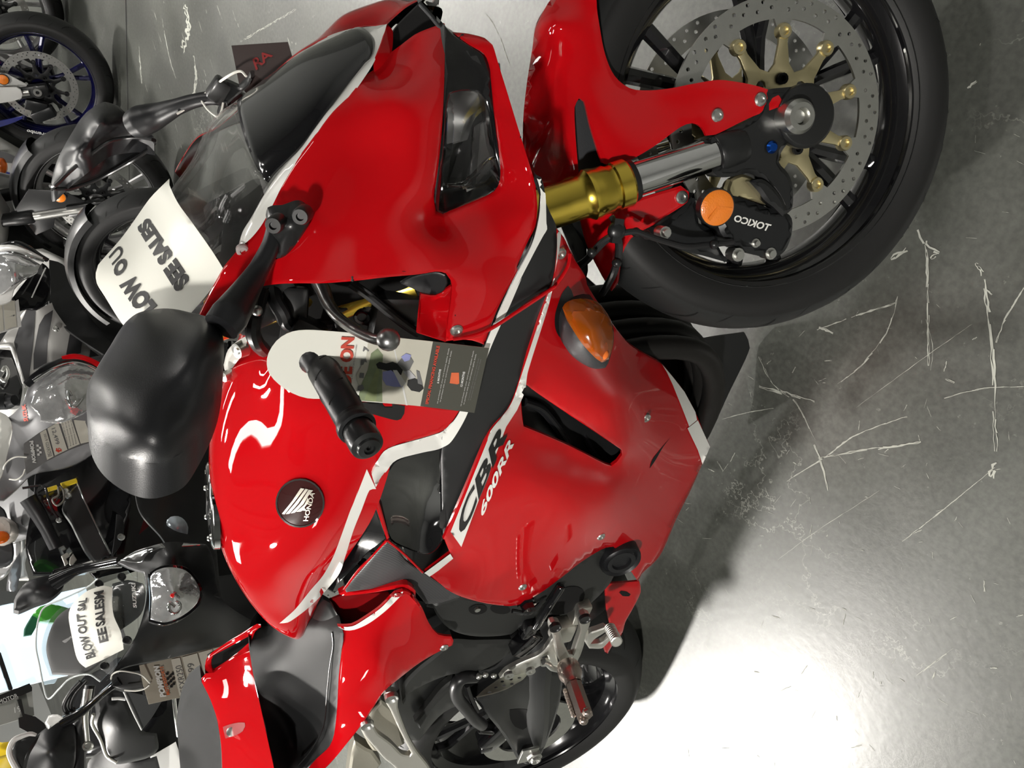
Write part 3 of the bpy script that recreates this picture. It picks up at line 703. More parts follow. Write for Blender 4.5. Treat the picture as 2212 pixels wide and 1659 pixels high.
def screen_part(name, t0, t1, m, parent, n=26, surf=None, off=0):
    V = []; nr = max(3, int((t1-t0)*6)); nc = 28
    for i in range(nr+1):
        c, e = ws_row(t0+(t1-t0)*i/nr)
        for j in range(nc+1):
            a = -PI/2+PI*j/nc; k = abs(math.cos(a))**.8
            V.append(Vector((e.x+(c.x-e.x)*k+off*.8, (e.y+off)*math.sin(a), e.z+(c.y-e.z)*k+off)))
    Fc = [(i*(nc+1)+j, i*(nc+1)+j+1, (i+1)*(nc+1)+j+1, (i+1)*(nc+1)+j) for i in range(nr) for j in range(nc)]
    if surf: SURF[surf] = BVHTree.FromPolygons(V, Fc)
    mb = MB(); mb.add(V, Fc); o = mb.build(name, m, parent, angle=60)
    md = o.modifiers.new('solid', 'SOLIDIFY'); md.thickness = .0025; md.offset = -1
    return o
ws = screen_part('windscreen', 0, 3.02, GBLACK, bike, surf='screenlow')
screen_part('clear_screen', 3.0, 8, GLASS, ws, surf='screen')
# ---- band, lower fairing
band = (ZW([(112,745,-.188),(135,830,-.195),(127,940,-.203),(98,1050,-.210),(0,1240,-.217)])+ZC([(400,420,-.227)])
 +ZB([(1645,925,-.222),(1602,995),(1545,1050,-.215),(1532,1155,-.205),(1535,1400),(1537,1655,-.185)])+ZD([(988,100),(990,290,-.180),(1018,235,-.19),(1062,110),(1112,0,-.208)])+ZC([(430,925,-.226),(445,910),(560,760,-.228),(620,600,-.232),(780,110,-.222)])+ZW([(190,1200,-.216),(204,1100,-.211),(206,985,-.204),(170,900,-.198)]))
panel('side_band', F, band, [], SBLACK, bike, .004, .001, 13, mirror=True, surf='band', lining=SBLACK)
low = (ZW([(206,985,-.206),(204,1100,-.212),(190,1200,-.218)])+ZC([(780,110,-.224),(620,600,-.234),(560,760,-.231),(445,910,-.230),(300,1240,-.222),(160,1565,-.205)])
 +ZD([(995,295,-.190),(1030,378,-.185),(875,495,-.172),(905,540),(1000,592,-.172),(1100,640),(1250,680,-.172),(1385,695,-.170),(1430,690),(1560,622,-.168),(1700,520),(1800,440,-.160),(1900,375),(1960,345,-.150),(2005,340),(2040,372,-.14),(2100,470),(2152,545,-.115),(2175,500,-.105)])
 +ZC([(1455,1659,-.095),(1560,1425,-.080),(1640,1265,-.068),(1700,1130,-.055),(1755,1008,-.050),(1700,880,-.05),(1665,800,-.052),(1600,680,-.062),(1530,590,-.075),(1465,515,-.09),(1350,450,-.115),(1270,395,-.132),(1190,300,-.148),(1120,200,-.16),(1060,110,-.168),(1020,40,-.172)])
 +ZW([(330,1190,-.178),(280,1110,-.187),(235,1020,-.197)]))
vent = ZC([(626,618,-.232),(720,690),(900,812,-.222),(1080,932),(1225,1030,-.205),(1228,1062),(1200,1100,-.19),(1165,1126),(1128,1115,-.185),(900,1000,-.192),(640,890,-.205),(627,760)])
panel('side_fairing', F, low, ZC([(690,1165,-.226),(900,1200,-.220),(1150,1262,-.208),(1000,1500,-.196),(700,1400,-.214),(1250,700,-.205),(1000,600,-.222),(1400,900,-.155),(1280,1100,-.172),(1620,900,-.070),(1450,1200,-.125),(1400,1500,-.118),(1560,1050,-.095),(1200,400,-.165)]), RED, bike, .005, .001, 13, mirror=True, holes=[vent], surf='low', lining=SBLACK, angle=40, corner=40)
panel('vent_lining', F, ZC([(600,600,-.205),(760,680),(1100,900,-.19),(1260,1020,-.18),(1230,1130,-.17),(1120,1150,-.168),(860,1010,-.172),(610,910,-.18)]), ZC([(800,850,-.15),(1050,1000,-.145)]), SBLACK, bike, .004, 0, 16, mirror=True)
hose('vent_rib', F, ZC, [(640,740),(740,780),(820,870),(880,960),(905,1000)], [-.19,-.178,-.168,-.165,-.17], .006, PLASTIC)
hose('vent_rib', F, ZC, [(1000,930),(1030,1000),(1080,1080)], [-.16,-.155,-.16], .004, PLASTIC)
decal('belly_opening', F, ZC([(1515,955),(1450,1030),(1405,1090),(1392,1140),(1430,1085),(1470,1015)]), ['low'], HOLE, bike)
def sd(name, z, pts, m, surfs, parent=bike, **k): return decal(name, F, z(pts) if z else pts, surfs, m, parent, **k)
# white stripes
decal('white_stripe', F, ZW([(112,745),(135,830),(127,940),(98,1050),(0,1240)])+ZC([(590,0),(530,120),(400,425)])+ZB([(1645,925),(1602,995),(1545,1050)])+ZB([(1532,1155),(1582,1125),(1640,1040),(1690,940)])+ZC([(440,425),(560,160),(628,0)])+ZW([(30,1235),(110,1080),(148,1010),(163,985),(160,960),(155,830),(135,760)]), ['band'], WHITE, bike, corner=60, off=.003, step=6)
decal('white_stripe', F, ZW([(206,985),(204,1100),(190,1200)])+ZC([(780,110),(620,600),(560,760),(445,910),(425,960),(420,1000),(530,875),(640,700),(665,560),(790,160),(826,0)])+ZW([(190,1200),(214,1080),(222,1000)]), ['low'], WHITE, bike, corner=60, off=.0035, step=6)
decal('white_panel', F, ZC([(445,914),(432,950),(203,1518),(267,1608),(535,890),(600,790),(640,700),(560,765)]), ['low'], WHITE, bike, off=.0038, step=7, round_=False)
sd('white_stripe', ZC, [(1466,517),(1530,592),(1600,682),(1665,802),(1675,850),(1628,888),(1590,790),(1530,640),(1495,565)], WHITE, ['low'], round_=False, off=.0035, step=6)
sd('white_stripe', ZC, [(1618,900),(1680,852),(1753,1010),(1708,1115),(1680,1030)], WHITE, ['low'], round_=False, off=.0035, step=6)
sd('white_stripe', ZD, [(875,495),(1030,380),(1048,408),(960,480),(905,518)], WHITE, ['low'], round_=False, off=.0035, step=6)
# CBR lettering drawn from its outlines
lettering('model_lettering', F, 'CBR', ZC([(283,1528),(560,905),(482,905),(215,1500)]), ['low'], INK, bike, off=.0068, shear=.45, bold=.03)
lettering('model_lettering', F, '600RR', ZC([(397,1425),(585,985),(548,965),(365,1405)]), ['low'], WHITE, bike, off=.0035, shear=.35, bold=.03)
for z, q, s_ in ((ZB,(1620,450),'cowl'),(ZC,(1370,838),'low'),(ZC,(1100,1545),'low'),(ZD,(1462,577),'low'),(ZW,(218,1090),'low')):
    q = z([q])[0]; screw(q[0], q[1], [s_, 'cowl', 'low', 'band'], .0075)
q = ZA([(342,1495)])[0]; screw(q[0], q[1], ['cowl'], .0065, m=mat('clear_nylon', (.7,.7,.68), .15, trans=.5))
# turn signal
decal('signal_pocket', F, ZC([(828,300),(826,230),(842,165),(870,90),(905,48),(925,75),(945,130),(975,190),(1000,300),(900,390),(850,350)]), ['low'], SBLACK, bike, off=.001)
ts = panel('turn_signal', F, ZC([(866,320,-.225),(868,285),(885,240,-.23),(910,215),(960,180,-.22),(1100,190,-.21),(1170,300,-.225),(1175,430,-.25),(1150,520,-.262),(1135,545),(1100,553,-.255),(1050,548),(980,512,-.245),(920,460),(880,390,-.23)]), ZC([(1000,380,-.268),(940,330,-.252),(1060,480,-.272)]), DARKPL, bike, .03, .003, 10, mirror=True)
panel('amber_lens', F, ZC([(903,225,-.248),(918,200),(960,178,-.242),(1040,170,-.24),(1118,192),(1162,250,-.24),(1185,320,-.243),(1182,420,-.258),(1152,500,-.272),(1115,518,-.280),(1080,495,-.278),(1000,410,-.270),(935,310,-.258)]), ZC([(1060,300,-.272),(1110,420,-.286)]), AMBER, ts, .012, .004, 8, mirror=True)
mb = MB(); q = F.at(*ZC([(1112,455)])[0], -.272); seg(mb, q, q+Vector((0,.03,0)), .006); ball(mb, q, .007); mb.build('bulb', mat('orange_bulb', (.9,.2,.03), .3), ts)
# thin red cord strung across the cowl
hose('red_cord', F, ZB, [(1600,505),(1720,485),(1830,440),(2000,330),(2212,190)], [-.233,-.236,-.238,-.236,-.232], .0022, RED)
hose('red_cord', F, ZW, [(40,1335),(120,1275),(190,1235),(250,1150),(262,1090)], [-.234,-.228,-.225,-.222,-.215], .0022, RED)
# ---- tank: lofted sections (x, half outline (y,z) from the crown down)
TS = [(1.075,[(0,.90),(.05,.905),(.09,.915),(.13,.905),(.175,.87),(.195,.81)]),
 (1.03,[(0,.945),(.05,.947),(.095,.948),(.145,.925),(.19,.88),(.205,.815)]),
 (.95,[(0,.985),(.05,.977),(.100,.957),(.155,.925),(.194,.87),(.205,.815)]),
 (.85,[(0,1.006),(.05,.997),(.095,.972),(.155,.930),(.188,.88),(.190,.818)]),
 (.75,[(0,1.006),(.05,1.000),(.086,.982),(.142,.935),(.166,.88),(.160,.828)]),
 (.65,[(0,.992),(.05,.988),(.085,.970),(.122,.925),(.134,.88),(.125,.836)]),
 (.56,[(0,.962),(.045,.959),(.080,.942),(.105,.905),(.108,.87),(.095,.843)]),
 (.49,[(0,.926),(.044,.924),(.076,.910),(.096,.885),(.094,.862),(.080,.845)]),
 (.445,[(0,.893),(.042,.891),(.066,.880),(.078,.866),(.075,.855),(.064,.845)]),
 (.424,[(0,.872),(.034,.871),(.052,.865),(.058,.857),(.055,.850),(.046,.845)])]
rows = []
for X, h in TS:
    hh = [(-y, z) for y, z in h[::-1]]+[(y, z) for y, z in h[1:]]
    c = cat([(X, y, z) for y, z in hh], 5); rows.append(c)
cols = [cat([r[j] for r in rows], 5) for j in range(len(rows[0]))]
nr = len(cols[0]); nc = len(cols); V = [cols[j][i] for i in range(nr) for j in range(nc)]
# flush scallop behind the steering head and along the upper flank
FT = [(i*nc+j, i*nc+j+1, (i+1)*nc+j+1, (i+1)*nc+j) for i in range(nr-1) for j in range(nc-1)]
SURF['tank'] = BVHTree.FromPolygons(V, FT)
FT2 = FT+[tuple(range((nr-1)*nc, nr*nc))]+[tuple(range(nc))[::-1]]
tank = MB().add(V, FT2).build('fuel_tank', RED, bike, angle=50)
decal('tank_stripe', F, ZD([(480,0),(455,70),(430,130),(380,270),(330,400),(270,510),(200,592),(110,705),(60,752),(10,795),(60,790),(120,752),(180,705),(240,650),(320,562),(372,490),(402,400),(452,240),(500,120),(548,0)])+ZB([(1140,1400),(1085,1282),(1020,1450)]), ['tank'], WHITE, tank, corner=60)
# filler cap
cp = Vector((.70, 0, 1.001)); mb = MB(); axc_ = Vector((-.05,0,1))
lathe(mb, [(0,.004),(.030,.004),(.034,.006),(.060,.0055),(.066,.002),(.067,-.006)], cp, axc_, 48); cap_ = mb.build('fuel_cap', CHROME, tank)
for k in range(7):
    mb = MB(); a = k*2*PI/7; lathe(mb, [(0,.0075),(.003,.0075),(.0045,.005)], cp+Vector((.052*math.cos(a), .052*math.sin(a), 0)), axc_, 10); mb.build('cap_bolt', STEEL, tank)
mb = MB(); box(mb, cp+Vector((0,0,.006)), (.03,.012,.004)); mb.build('key_cover', SBLACK, tank, bevel=.001)
# winged badge
bc = (648, 1087)
def circ_px(c, rx, ry, n=28, a=0): return [(c[0]+rx*math.cos(2*PI*i/n)*math.cos(a)-ry*math.sin(2*PI*i/n)*math.sin(a), c[1]+rx*math.cos(2*PI*i/n)*math.sin(a)+ry*math.sin(2*PI*i/n)*math.cos(a)) for i in range(n)]
bring = decal('badge', F, circ_px(bc, 52, 52), ['tank'], mat('badge_maroon', (.035,.006,.006), .15, 0, 1, .03), tank, off=.003, step=10, corner=90)
decal('badge_ring', F, circ_px(bc, 53, 53), ['tank'], CHROME, bring, off=.0042, step=8, holes=[circ_px(bc, 49.5, 49.5)], corner=90)
SIL = mat('badge_silver', (.80,.76,.66), .25, .9)
wing = ZB([(578,1548),(610,1520),(650,1460),(690,1395),(765,1405),(735,1445),(735,1475),(715,1510),(728,1532),(690,1530)])
for q in ([(578,1548),(640,1470),(690,1395),(712,1398),(650,1480),(592,1552)], [(600,1550),(660,1480),(718,1399),(735,1402),(676,1486),(622,1548)], [(630,1546),(684,1490),(738,1404),(764,1408),(736,1440),(706,1490),(655,1540)], [(664,1536),(712,1494),(733,1450),(738,1476),(712,1512),(728,1532),(700,1528),(690,1535)]):
    decal('badge_wing', F, ZB(q), ['tank'], SIL, bring, off=.0048, round_=False)
lettering('badge_lettering', F, 'HONDA', ZB([(733,1592),(775,1425),(748,1412),(704,1592)]), ['tank'], SIL, bring, off=.0048, bold=.02)
# ---- trim beside the tank
tr = ZB([(1035,880,-.203),(1200,890),(1400,900),(1535,925,-.222),(1645,925,-.224),(1602,995),(1545,1052,-.217),(1490,1075),(1370,1110,-.212),(1240,1147),(1188,1175,-.207),(1148,1232),(1112,1292,-.199),(1078,1275,-.197),(1062,1200),(1040,1080,-.200),(1030,960)])
panel('side_trim', F, tr, [], RED, bike, .004, .001, 12, mirror=True, surf='trim')
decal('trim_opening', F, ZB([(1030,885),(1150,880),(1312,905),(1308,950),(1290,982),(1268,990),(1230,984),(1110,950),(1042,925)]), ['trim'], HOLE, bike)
panel('frame_cover', F, ZD([(545,-20,-.194),(590,130),(650,290,-.182),(600,330),(550,365,-.165),(450,470),(400,520,-.15),(350,570,-.13),(355,500),(400,400,-.125),(455,240,-.150),(505,110,-.170)]), [], GBLACK, bike, .004, .001, 12, mirror=True)
gp = (ZB([(1135,1400,-.197),(1172,1330),(1212,1285,-.203),(1240,1243),(1290,1214,-.206),(1420,1180),(1532,1156,-.207),(1535,1400)])+ZD([(985,-5,-.190),(986,160),(990,290,-.178),(965,345),(918,384,-.172),(860,384),(760,350,-.172),(670,298,-.182),(625,150),(598,30,-.193)]))
panel('frame_cover', F, gp, ZD([(830,60,-.170),(860,300,-.160),(900,200,-.158),(700,100,-.180)])+ZB([(1350,1330,-.195)]), GBLACK, bike, .004, .002, 12, mirror=True, surf='gp')
decal('white_stripe', F, ZB([(1545,1052),(1490,1075),(1370,1110),(1240,1147),(1188,1175),(1148,1232),(1112,1290),(1138,1390),(1175,1330),(1210,1285),(1240,1243),(1290,1215),(1420,1182),(1532,1155),(1600,1090),(1640,1000),(1602,995)]), ['trim', 'band', 'gp'], WHITE, bike, Y=-.2075, corner=60)
panel('trim_rib', F, ZD([(548,-30,-.199),(572,-30),(612,90),(668,288,-.186),(652,296),(592,120)]), [], RED, bike, .006, .001, 10, mirror=True)
panel('carbon_cover', F, ZD([(652,310,-.188),(700,335),(760,420,-.180),(880,500),(1000,580,-.172),(1080,622,-.17),(1090,640),(960,678),(885,682,-.168),(850,640),(800,592,-.166),(700,580),(560,592,-.160),(410,612,-.150),(400,592),(500,480,-.165),(580,390)]), ZD([(740,440,-.188)]), CARBON, bike, .004, .001, 12, mirror=True)
hose('rib_edge', F, ZD, [(652,298),(560,400),(480,480),(398,592)], [-.186,-.172,-.160,-.148], .0022, RED)
hose('rib_edge', F, ZD, [(655,298),(760,385),(865,490)], [-.190,-.186,-.18], .0018, RED)
# ---- rider seat
seat = ZE([(596,640,('z',.842)),(700,636),(800,640,-.055),(900,650),(1000,656,-.115),(1080,665),(1140,682,-.15),(1180,712,-.163),(1182,780),(1168,850,-.165),(1155,1000),(1145,1200,-.162),(1135,1330),(1118,1440,-.165),(1088,1520),(1040,1570,-.17),(985,1620),(930,1680,-.165),(860,1760,-.14),(700,1760,('x',.19)),(690,1659,('x',.195)),(650,1480,('x',.2)),(610,1300),(570,1120,('x',.2)),(540,980),(526,870,('x',.205)),(530,780),(555,700,.10)])
panel('rider_seat', F, seat, ZE([(900,760,-.06),(1050,740,-.120),(1100,900,-.138),(1060,1100,-.122),(1050,1300,-.127),(980,1500,-.135),(860,1640,-.135),(750,1000,-.01),(700,800,.02),(750,1300,-.04),(800,1500,-.07),(870,1200,-.075)]), VINYL, bike, .03, .004, 13, surf='seat', angle=60)
hose('seat_piping', F, ZE, [(1100,705),(1106,800),(1082,950),(1062,1150),(1048,1320),(1010,1440),(930,1560),(860,1640)], [-.141,-.143,-.139,-.135,-.136,-.140,-.142,-.140], .0012, SBLACK)
# ---- tail bodywork, near side
tail = (ZE([(1140,664,-.150),(1240,662),(1330,612,-.172),(1440,535),(1545,432,-.19),(1600,416,-.194),(1660,440),(1695,490)])
 +ZD([(800,622,-.194),(860,700),(905,800,-.19),(960,868),(1040,880,-.192),(1052,905),(1045,932),(980,962,-.192),(860,1030),(750,1112,-.197),(640,1205),(575,1300,-.2),(500,1410),(405,1530,-.2),(330,1620),(240,1700,-.195)])+ZE([(860,1760,-.165),(930,1690,-.165),(985,1625),(1040,1575,-.170),(1088,1525),(1118,1445,-.167),(1140,1250),(1150,1050),(1172,850,-.165),(1184,720)]))
panel('tail_panel', F, tail, ZD([(560,800,-.180),(700,900,-.192),(420,1200,-.185),(520,1050,-.196),(600,1020,-.205),(640,1100,-.208),(700,1000,-.203),(800,900,-.196)]), RED, bike, .004, .002, 13, mirror=True, surf='tail', lining=SBLACK)
decal('white_stripe', F, ZE([(1140,664),(1240,662),(1330,612),(1440,535),(1510,465),(1545,432),(1600,418),(1590,440),(1480,550),(1360,640),(1260,685),(1190,690)]), ['tail'], WHITE, bike, corner=60)
panel('tail_rail', F, ZE([(1150,440,-.13),(1190,418),(1260,430,-.15),(1400,410),(1560,378,-.18),(1640,378),(1690,420,-.19),(1690,500),(1655,450),(1600,415),(1540,408,-.18),(1400,430),(1200,455,-.135)]), [], RED, bike, .01, .002, 12, mirror=True)
panel('tail_inner', F, ZE([(1080,480,-.10),(1190,440),(1500,430,-.15),(1530,450),(1400,560),(1250,660,-.13),(1190,650,-.12),(1130,560)]), [], mat('darker_red', (.25,.004,.006), .3, 0, 1, .05), bike, .004, 0, 12, mirror=True)  # inner tail in a darker copy of the red
panel('seat_nose_trim', F, ZE([(775,620,-.035),(900,560,-.06),(1040,480,-.10),(1090,510),(1150,610,-.13),(1185,655,-.14),(1000,655,-.11),(850,648,-.05)]), ZE([(1000,590,-.105)]), SBLACK, bike, .01, .003, 12)
screw(*ZD([(993,938)])[0], ['tail'], .0075)
decal('recess_shade', F, ZE([(1512,435),(1540,428),(1590,430),(1612,440),(1590,452),(1540,458),(1515,450)]), ['tail'], mat('recess_shade_red', (.3,.004,.006), .4, 0, .6), bike)  # darker red paints the shade of a shallow recess
# ---- tail hump between the seats and far-side scoop
hump = ZE([(526,868,('x',.205)),(540,980,('x',.2)),(570,1120,('x',.2)),(610,1300,('x',.2)),(650,1480,('x',.2)),(690,1659,('x',.195)),(705,1760,('x',.19)),(330,1760,('x',-.02)),(325,1600),(318,1500,('x',.03)),(292,1330),(262,1230,('x',.06)),(225,1140),(183,1060,('x',.08)),(215,1025,('x',.10)),(268,1022),(400,925,('x',.15))])
panel('tail_hump', F, hump, ZE([(400,1200,('x',.12)),(480,1500,('x',.12))]), RED, bike, .01, .001, 14, surf='hump', side=1)
sc = ZE([(210,1024,.150),(205,960),(215,915,.158),(248,872),(400,770,.145),(575,664,.115),(600,668),(560,700,.10),(530,780),(526,866,.095),(400,925),(268,1022,.14)])
hol = ZE([(250,900),(252,935),(262,975),(275,978),(400,895),(522,792),(528,768),(540,722),(470,758),(350,825),(265,870)])
panel('tail_scoop', F, sc, [], RED, bike, .006, .001, 10, holes=[hol])
panel('scoop_lining', F, ZE([(222,870,.185),(570,672,.14),(535,860,.12),(275,1010,.17)]), [], HOLE, bike, .004, 0, 16)
decal('lock_recess_shade', F, ZE([(330,1370),(380,1352),(440,1340),(485,1340),(488,1365),(470,1400),(420,1430),(350,1452),(338,1410)]), ['hump'], mat('lock_shade_red', (.30,.005,.008), .4, 0, .6), bike)  # shade of the lock recess painted as a darker red
lk = cast(F, 500-0.0, 1580, ['hump']); q = ZE([(388,1405)])[0]; lk = cast(F, q[0], q[1], ['hump'], .002)
mb = MB(); dr = (F.I @ CAM_C-lk).normalized(); lathe(mb, [(0,.002),(.006,.002),(.0085,.003),(.009,.0)], lk, dr+Vector((-.1,0,.6)), 20); mb.build('seat_lock', STEEL, bike)
pil = ZE([(180,1062,('x',.07)),(222,1142),(262,1235,('x',.05)),(292,1335),(316,1500,('x',.02)),(322,1620),(325,1760,('x',-.03)),(40,1760,('x',-.2)),(22,1560,('x',-.17)),(18,1400),(50,1240,('x',-.1)),(105,1120,('x',-.03))])
panel('pillion_seat', F, pil, ZE([(160,1300,('x',-.03)),(200,1550,('x',-.06))]), VINYL, bike, .04, .004, 14, side=1, angle=60)
# ---- cockpit
def grip():
    a = FS.at(683, 772, -.195); b = FS.at(793, 962, -.335); d = (b-a).normalized(); L = (b-a).length
    mb = MB(); pr = [(.012,-.06),(.012,-.012),(.0200,-.011),(.0222,-.006),(.0218,-.001),(.0188,.004),(.0180,.010),(.0178,L-.046),(.0174,L-.045),(.0174,L-.042),(.0182,L-.041),(.0184,L-.036),(.0200,L-.035),(.0207,L-.031),(.0200,L-.027),(.0165,L-.026)]
    lathe(mb, pr, a, d, 32)
    g = mb.build('handgrip', PLASTIC, bike, xf=SM)
    mb = MB(); u = d.orthogonal().normalized(); w = d.cross(u)
    for k in range(4):     # moulded slots
        t = .022+k*.022
        for m_ in range(3):
            ang = m_*2*PI/3+.9*(k % 2); P = [a+d*(t+.005*j/5)+(u*math.cos(ang+j*.14)+w*math.sin(ang+j*.14))*.0177 for j in range(6)]
            tube(mb, P, .0009, 5, 0)
    mb.build('grip_groove', HOLE, g, xf=SM)
    mb = MB(); lathe(mb, [(.0158,L-.026),(.0160,L-.018),(.0172,L-.017),(.0174,L-.004),(.0166,L+.001),(.0120,L+.003),(.0112,L+.006),(.0060,L+.0075),(.0052,L+.005),(.0026,L+.005),(.0026,L+.002),(0,L+.002)], a, d, 32)
    mb.build('bar_end', SBLACK, g, xf=SM)
    # far side bar, mirrored
    a2 = Vector((a.x, -a.y, a.z)); d2 = Vector((d.x, -d.y, d.z))
    mb = MB(); lathe(mb, pr, a2, d2, 24); lathe(mb, [(.0165,L-.027),(.0165,L),(.012,L+.01),(0,L+.01)], a2, d2, 24); mb.build('handgrip', PLASTIC, bike, xf=SM)
    return a, d, L
ga, gd, gl = grip()
mb = MB(); box(mb, ga+gd*-.04, (.045,.05,.04), Matrix.Rotation(.4, 3, 'Y')); box(mb, ga+gd*-.05+Vector((.03,0,.01)), (.05,.03,.03)); mb.build('switch_housing', SBLACK, bike, xf=SM, bevel=.006)
LVP = [(800,170),(825,215),(855,290),(910,370),(970,420),(1050,470),(1130,505),(1200,515)]
LY = [-.175,-.185,-.20,-.222,-.24,-.26,-.28,-.292]
LVM = mat('lever_metal', (.30,.30,.30), .35, 1, noise=(20,.1))
P = [FS.at(q[0], q[1], y) for q, y in zip(ZB(LVP), LY)]; mb = MB(); tube(mb, P, [.0115,.011,.0095,.0085,.008,.0075,.007,.0065], 14, 5, flat=.75); ball(mb, FS.at(*ZB([(1213,507)])[0], -.295), .0122)
lever = mb.build('brake_lever', LVM, bike, xf=SM)
hose('throttle_cable', FS, ZB, [(990,170),(1090,240),(1200,330),(1300,410),(1390,470)], [-.16,-.165,-.165,-.16,-.15], .0055, HOSE, xf=SM)
hose('brake_hose', F, ZB, [(460,215),(430,330),(408,400),(405,470),(430,530),(470,570)], [-.13,-.15,-.165,-.17,-.165,-.14], .0085, HOSE)
hose('clutch_hose', F, ZB, [(530,200),(540,280),(580,350),(610,410),(700,430),(850,420)], [-.12,-.14,-.15,-.15,-.14,-.12], .0085, HOSE)
mb = MB(); ball(mb, F.at(*ZB([(430,335)])[0], -.17), .006); mb.build('hose_fitting', STEEL, bike)
mb = MB(); seg(mb, F.at(*ZB([(365,370)])[0], -.14), F.at(*ZB([(360,420)])[0], -.14), .010); mb.build('hose_fitting', STEEL, bike)
# yokes, head stock, instrument plate
sd_ = SAX; h0 = SP0+SAX*(.90)
mb = MB(); 
for hh in (.74, .88):
    c = SP0+SAX*(hh+.0); box(mb, c+Vector((.0,0,0)), (.06,.245,.03), Matrix.Rotation(-CA, 3, 'Y'))
seg(mb, SP0+SAX*.72, SP0+SAX*.93, .028); mb.build('steering_yoke', SBLACK, bike, xf=SM, bevel=.006)
for sd in (-1, 1):
    mb = MB(); a_ = Vector((fa.x, fa.y*-sd if False else -.112*-sd, fa.z)); c_ = a_+Vector((fdir.x, 0, fdir.z)).normalized()*(LT+.36)
    lathe(mb, [(0,.0),(.012,.0),(.014,.006),(.020,.008),(.026,.0),(.027,-.04)], Vector((c_.x, .112*sd, c_.z)), SAX, 24); mb.build('fork_cap', GOLD if sd < 0 else GOLD, bike, xf=SM)
GREYP = mat('grey_cast_plate', (.42,.41,.38), .5, .5, noise=(20,.1), bump=(400,.1))
panel('instrument_plate', F, ZB([(235,690,.02),(262,600,.0),(330,540,-.03),(372,520),(350,590,-.03),(300,660),(255,720)]), [], GREYP, bike, .01, .002, 8)
mb = MB(); p = F.at(*ZB([(318,572)])[0], -.035); lathe(mb, [(0,.004),(.004,.004),(.006,.002),(.010,.003),(.011,-.01)], p, (0,-.5,.8), 20); mb.build('screw', STEEL, bike)
p = F.at(*ZB([(240,728)])[0], .0); mb = MB(); lathe(mb, [(0,.002),(.007,.003),(.008,-.01)], p, (0,-.5,.8), 20); mb.build('screw', STEEL, bike)
mb = MB()
box(mb, (1.10,0,.90), (.12,.22,.10)); box(mb, (1.14,0,.97), (.05,.26,.09), Matrix.Rotation(-.6, 3, 'Y')); box(mb, (1.08,0,.80), (.18,.30,.10)); mb.build('instrument_cluster', SBLACK, bike, bevel=.012)
panel('cockpit_lining', F, ZB([(370,230,-.10),(800,150,-.12),(1400,120,-.14),(1570,260),(1500,560,-.15),(1000,560,-.12),(500,600,-.10),(380,420)]), [], HOLE, bike, .004, 0, 18, mirror=True)
hose('inner_fork_tube', F, ZB, [(920,335),(1060,270),(1140,240),(1290,200),(1380,175)], [-.11,-.112,-.115,-.12,-.125], .018, GOLD, n=20)
mb = MB(); p = F.at(*ZB([(1058,365)])[0], -.128); lathe(mb, [(0,-.002),(.005,-.002),(.006,.004),(.009,.005),(.012,.002),(.016,.001),(.018,-.01)], p, (0,-1,.3), 20); mb.build('fork_adjuster', GBLACK, bike)
panel('inner_panel', F, ZB([(880,330,-.125),(1000,320),(1100,350,-.13),(1390,470),(1385,520,-.14),(1000,520),(900,440)]), [], SBLACK, bike, .003, .001, 14)
# ---- mirrors
def mirror_head(out, ctrl, thick, gl=None, c=None, h=.05):
    if c:
        ctrl = [(c[0], c[1], -(c[2]+h))]
        for q in [p for p in out if len(p) > 2]:
            for f_ in (.45, .75, .92): ctrl.append((c[0]+(q[0]-c[0])*f_, c[1]+(q[1]-c[1])*f_, -c[2]*(1-f_)+q[2]*f_-h*math.sqrt(1-f_*f_)))
    m_ = panel('mirror', FX, out, ctrl, PLASTIC, bike, thick, .004, 12, xf=RX, angle=60, corner=80)
    return m_
def mx(z, pts):  # third value is the distance ahead (x) -> frame depth
    return [(p[0], p[1]) + ((-p[2],) if len(p) > 2 else ()) for p in z(pts)]
mh = mirror_head(mx(ZI, [(300,672,1.145),(360,662),(420,670,1.17),(462,684,1.20),(482,720,1.20),(484,770),(476,830,1.165),(460,880),(430,940,1.135),(398,985),(350,1006,1.125),(310,1008),(265,992,1.12),(222,960),(196,920,1.12),(186,870),(190,825,1.125),(212,782),(238,740,1.13),(265,698)]),
  [], .035, c=(335,830,1.145), h=.042)
panel('mirror_glass', FX, mx(ZI, [(300,690,1.11),(440,690),(460,800),(400,960),(310,990),(220,930),(205,860),(250,760)]), [], MIRROR, mh, .004, 0, 16, xf=RX, side=1)
def chain(name, pts, rr, m, parent=bike, flat=1):
    P = [F.at(a, b, y) for a, b, y in pts]; mb = MB(); tube(mb, P, rr, 16, 5, flat=flat); return mb.build(name, m, parent)
chain('mirror_arm', [(600,480,-.175),(585,530,-.19),(560,580,-.205),(535,622,-.225),(512,658,-.245),(496,682,-.258),(478,706,-.268)], [.0095,.009,.0100,.013,.016,.018,.017], PLASTIC)
panel('mirror_mount', F, ZA([(500,1350,-.19),(512,1305),(545,1292,-.188),(600,1290),(680,1262,-.193),(720,1265),(752,1290,-.196),(740,1350),(700,1420,-.197),(640,1500),(580,1552,-.192),(540,1560),(525,1545,-.187),(545,1470),(515,1410)]), ZA([(640,1360,-.208)]), SBLACK, bike, .02, .003, 8)
for q in ((530,1345),(690,1292)): mb = MB(); lathe(mb, [(0,-.001),(.0035,-.001),(.004,.003),(.0075,.003),(.0088,0),(.0088,-.015)], F.at(*ZA([q])[0], -.206), (.2,-1,.5), 18); mb.build('mirror_bolt', SBLACK, bike)
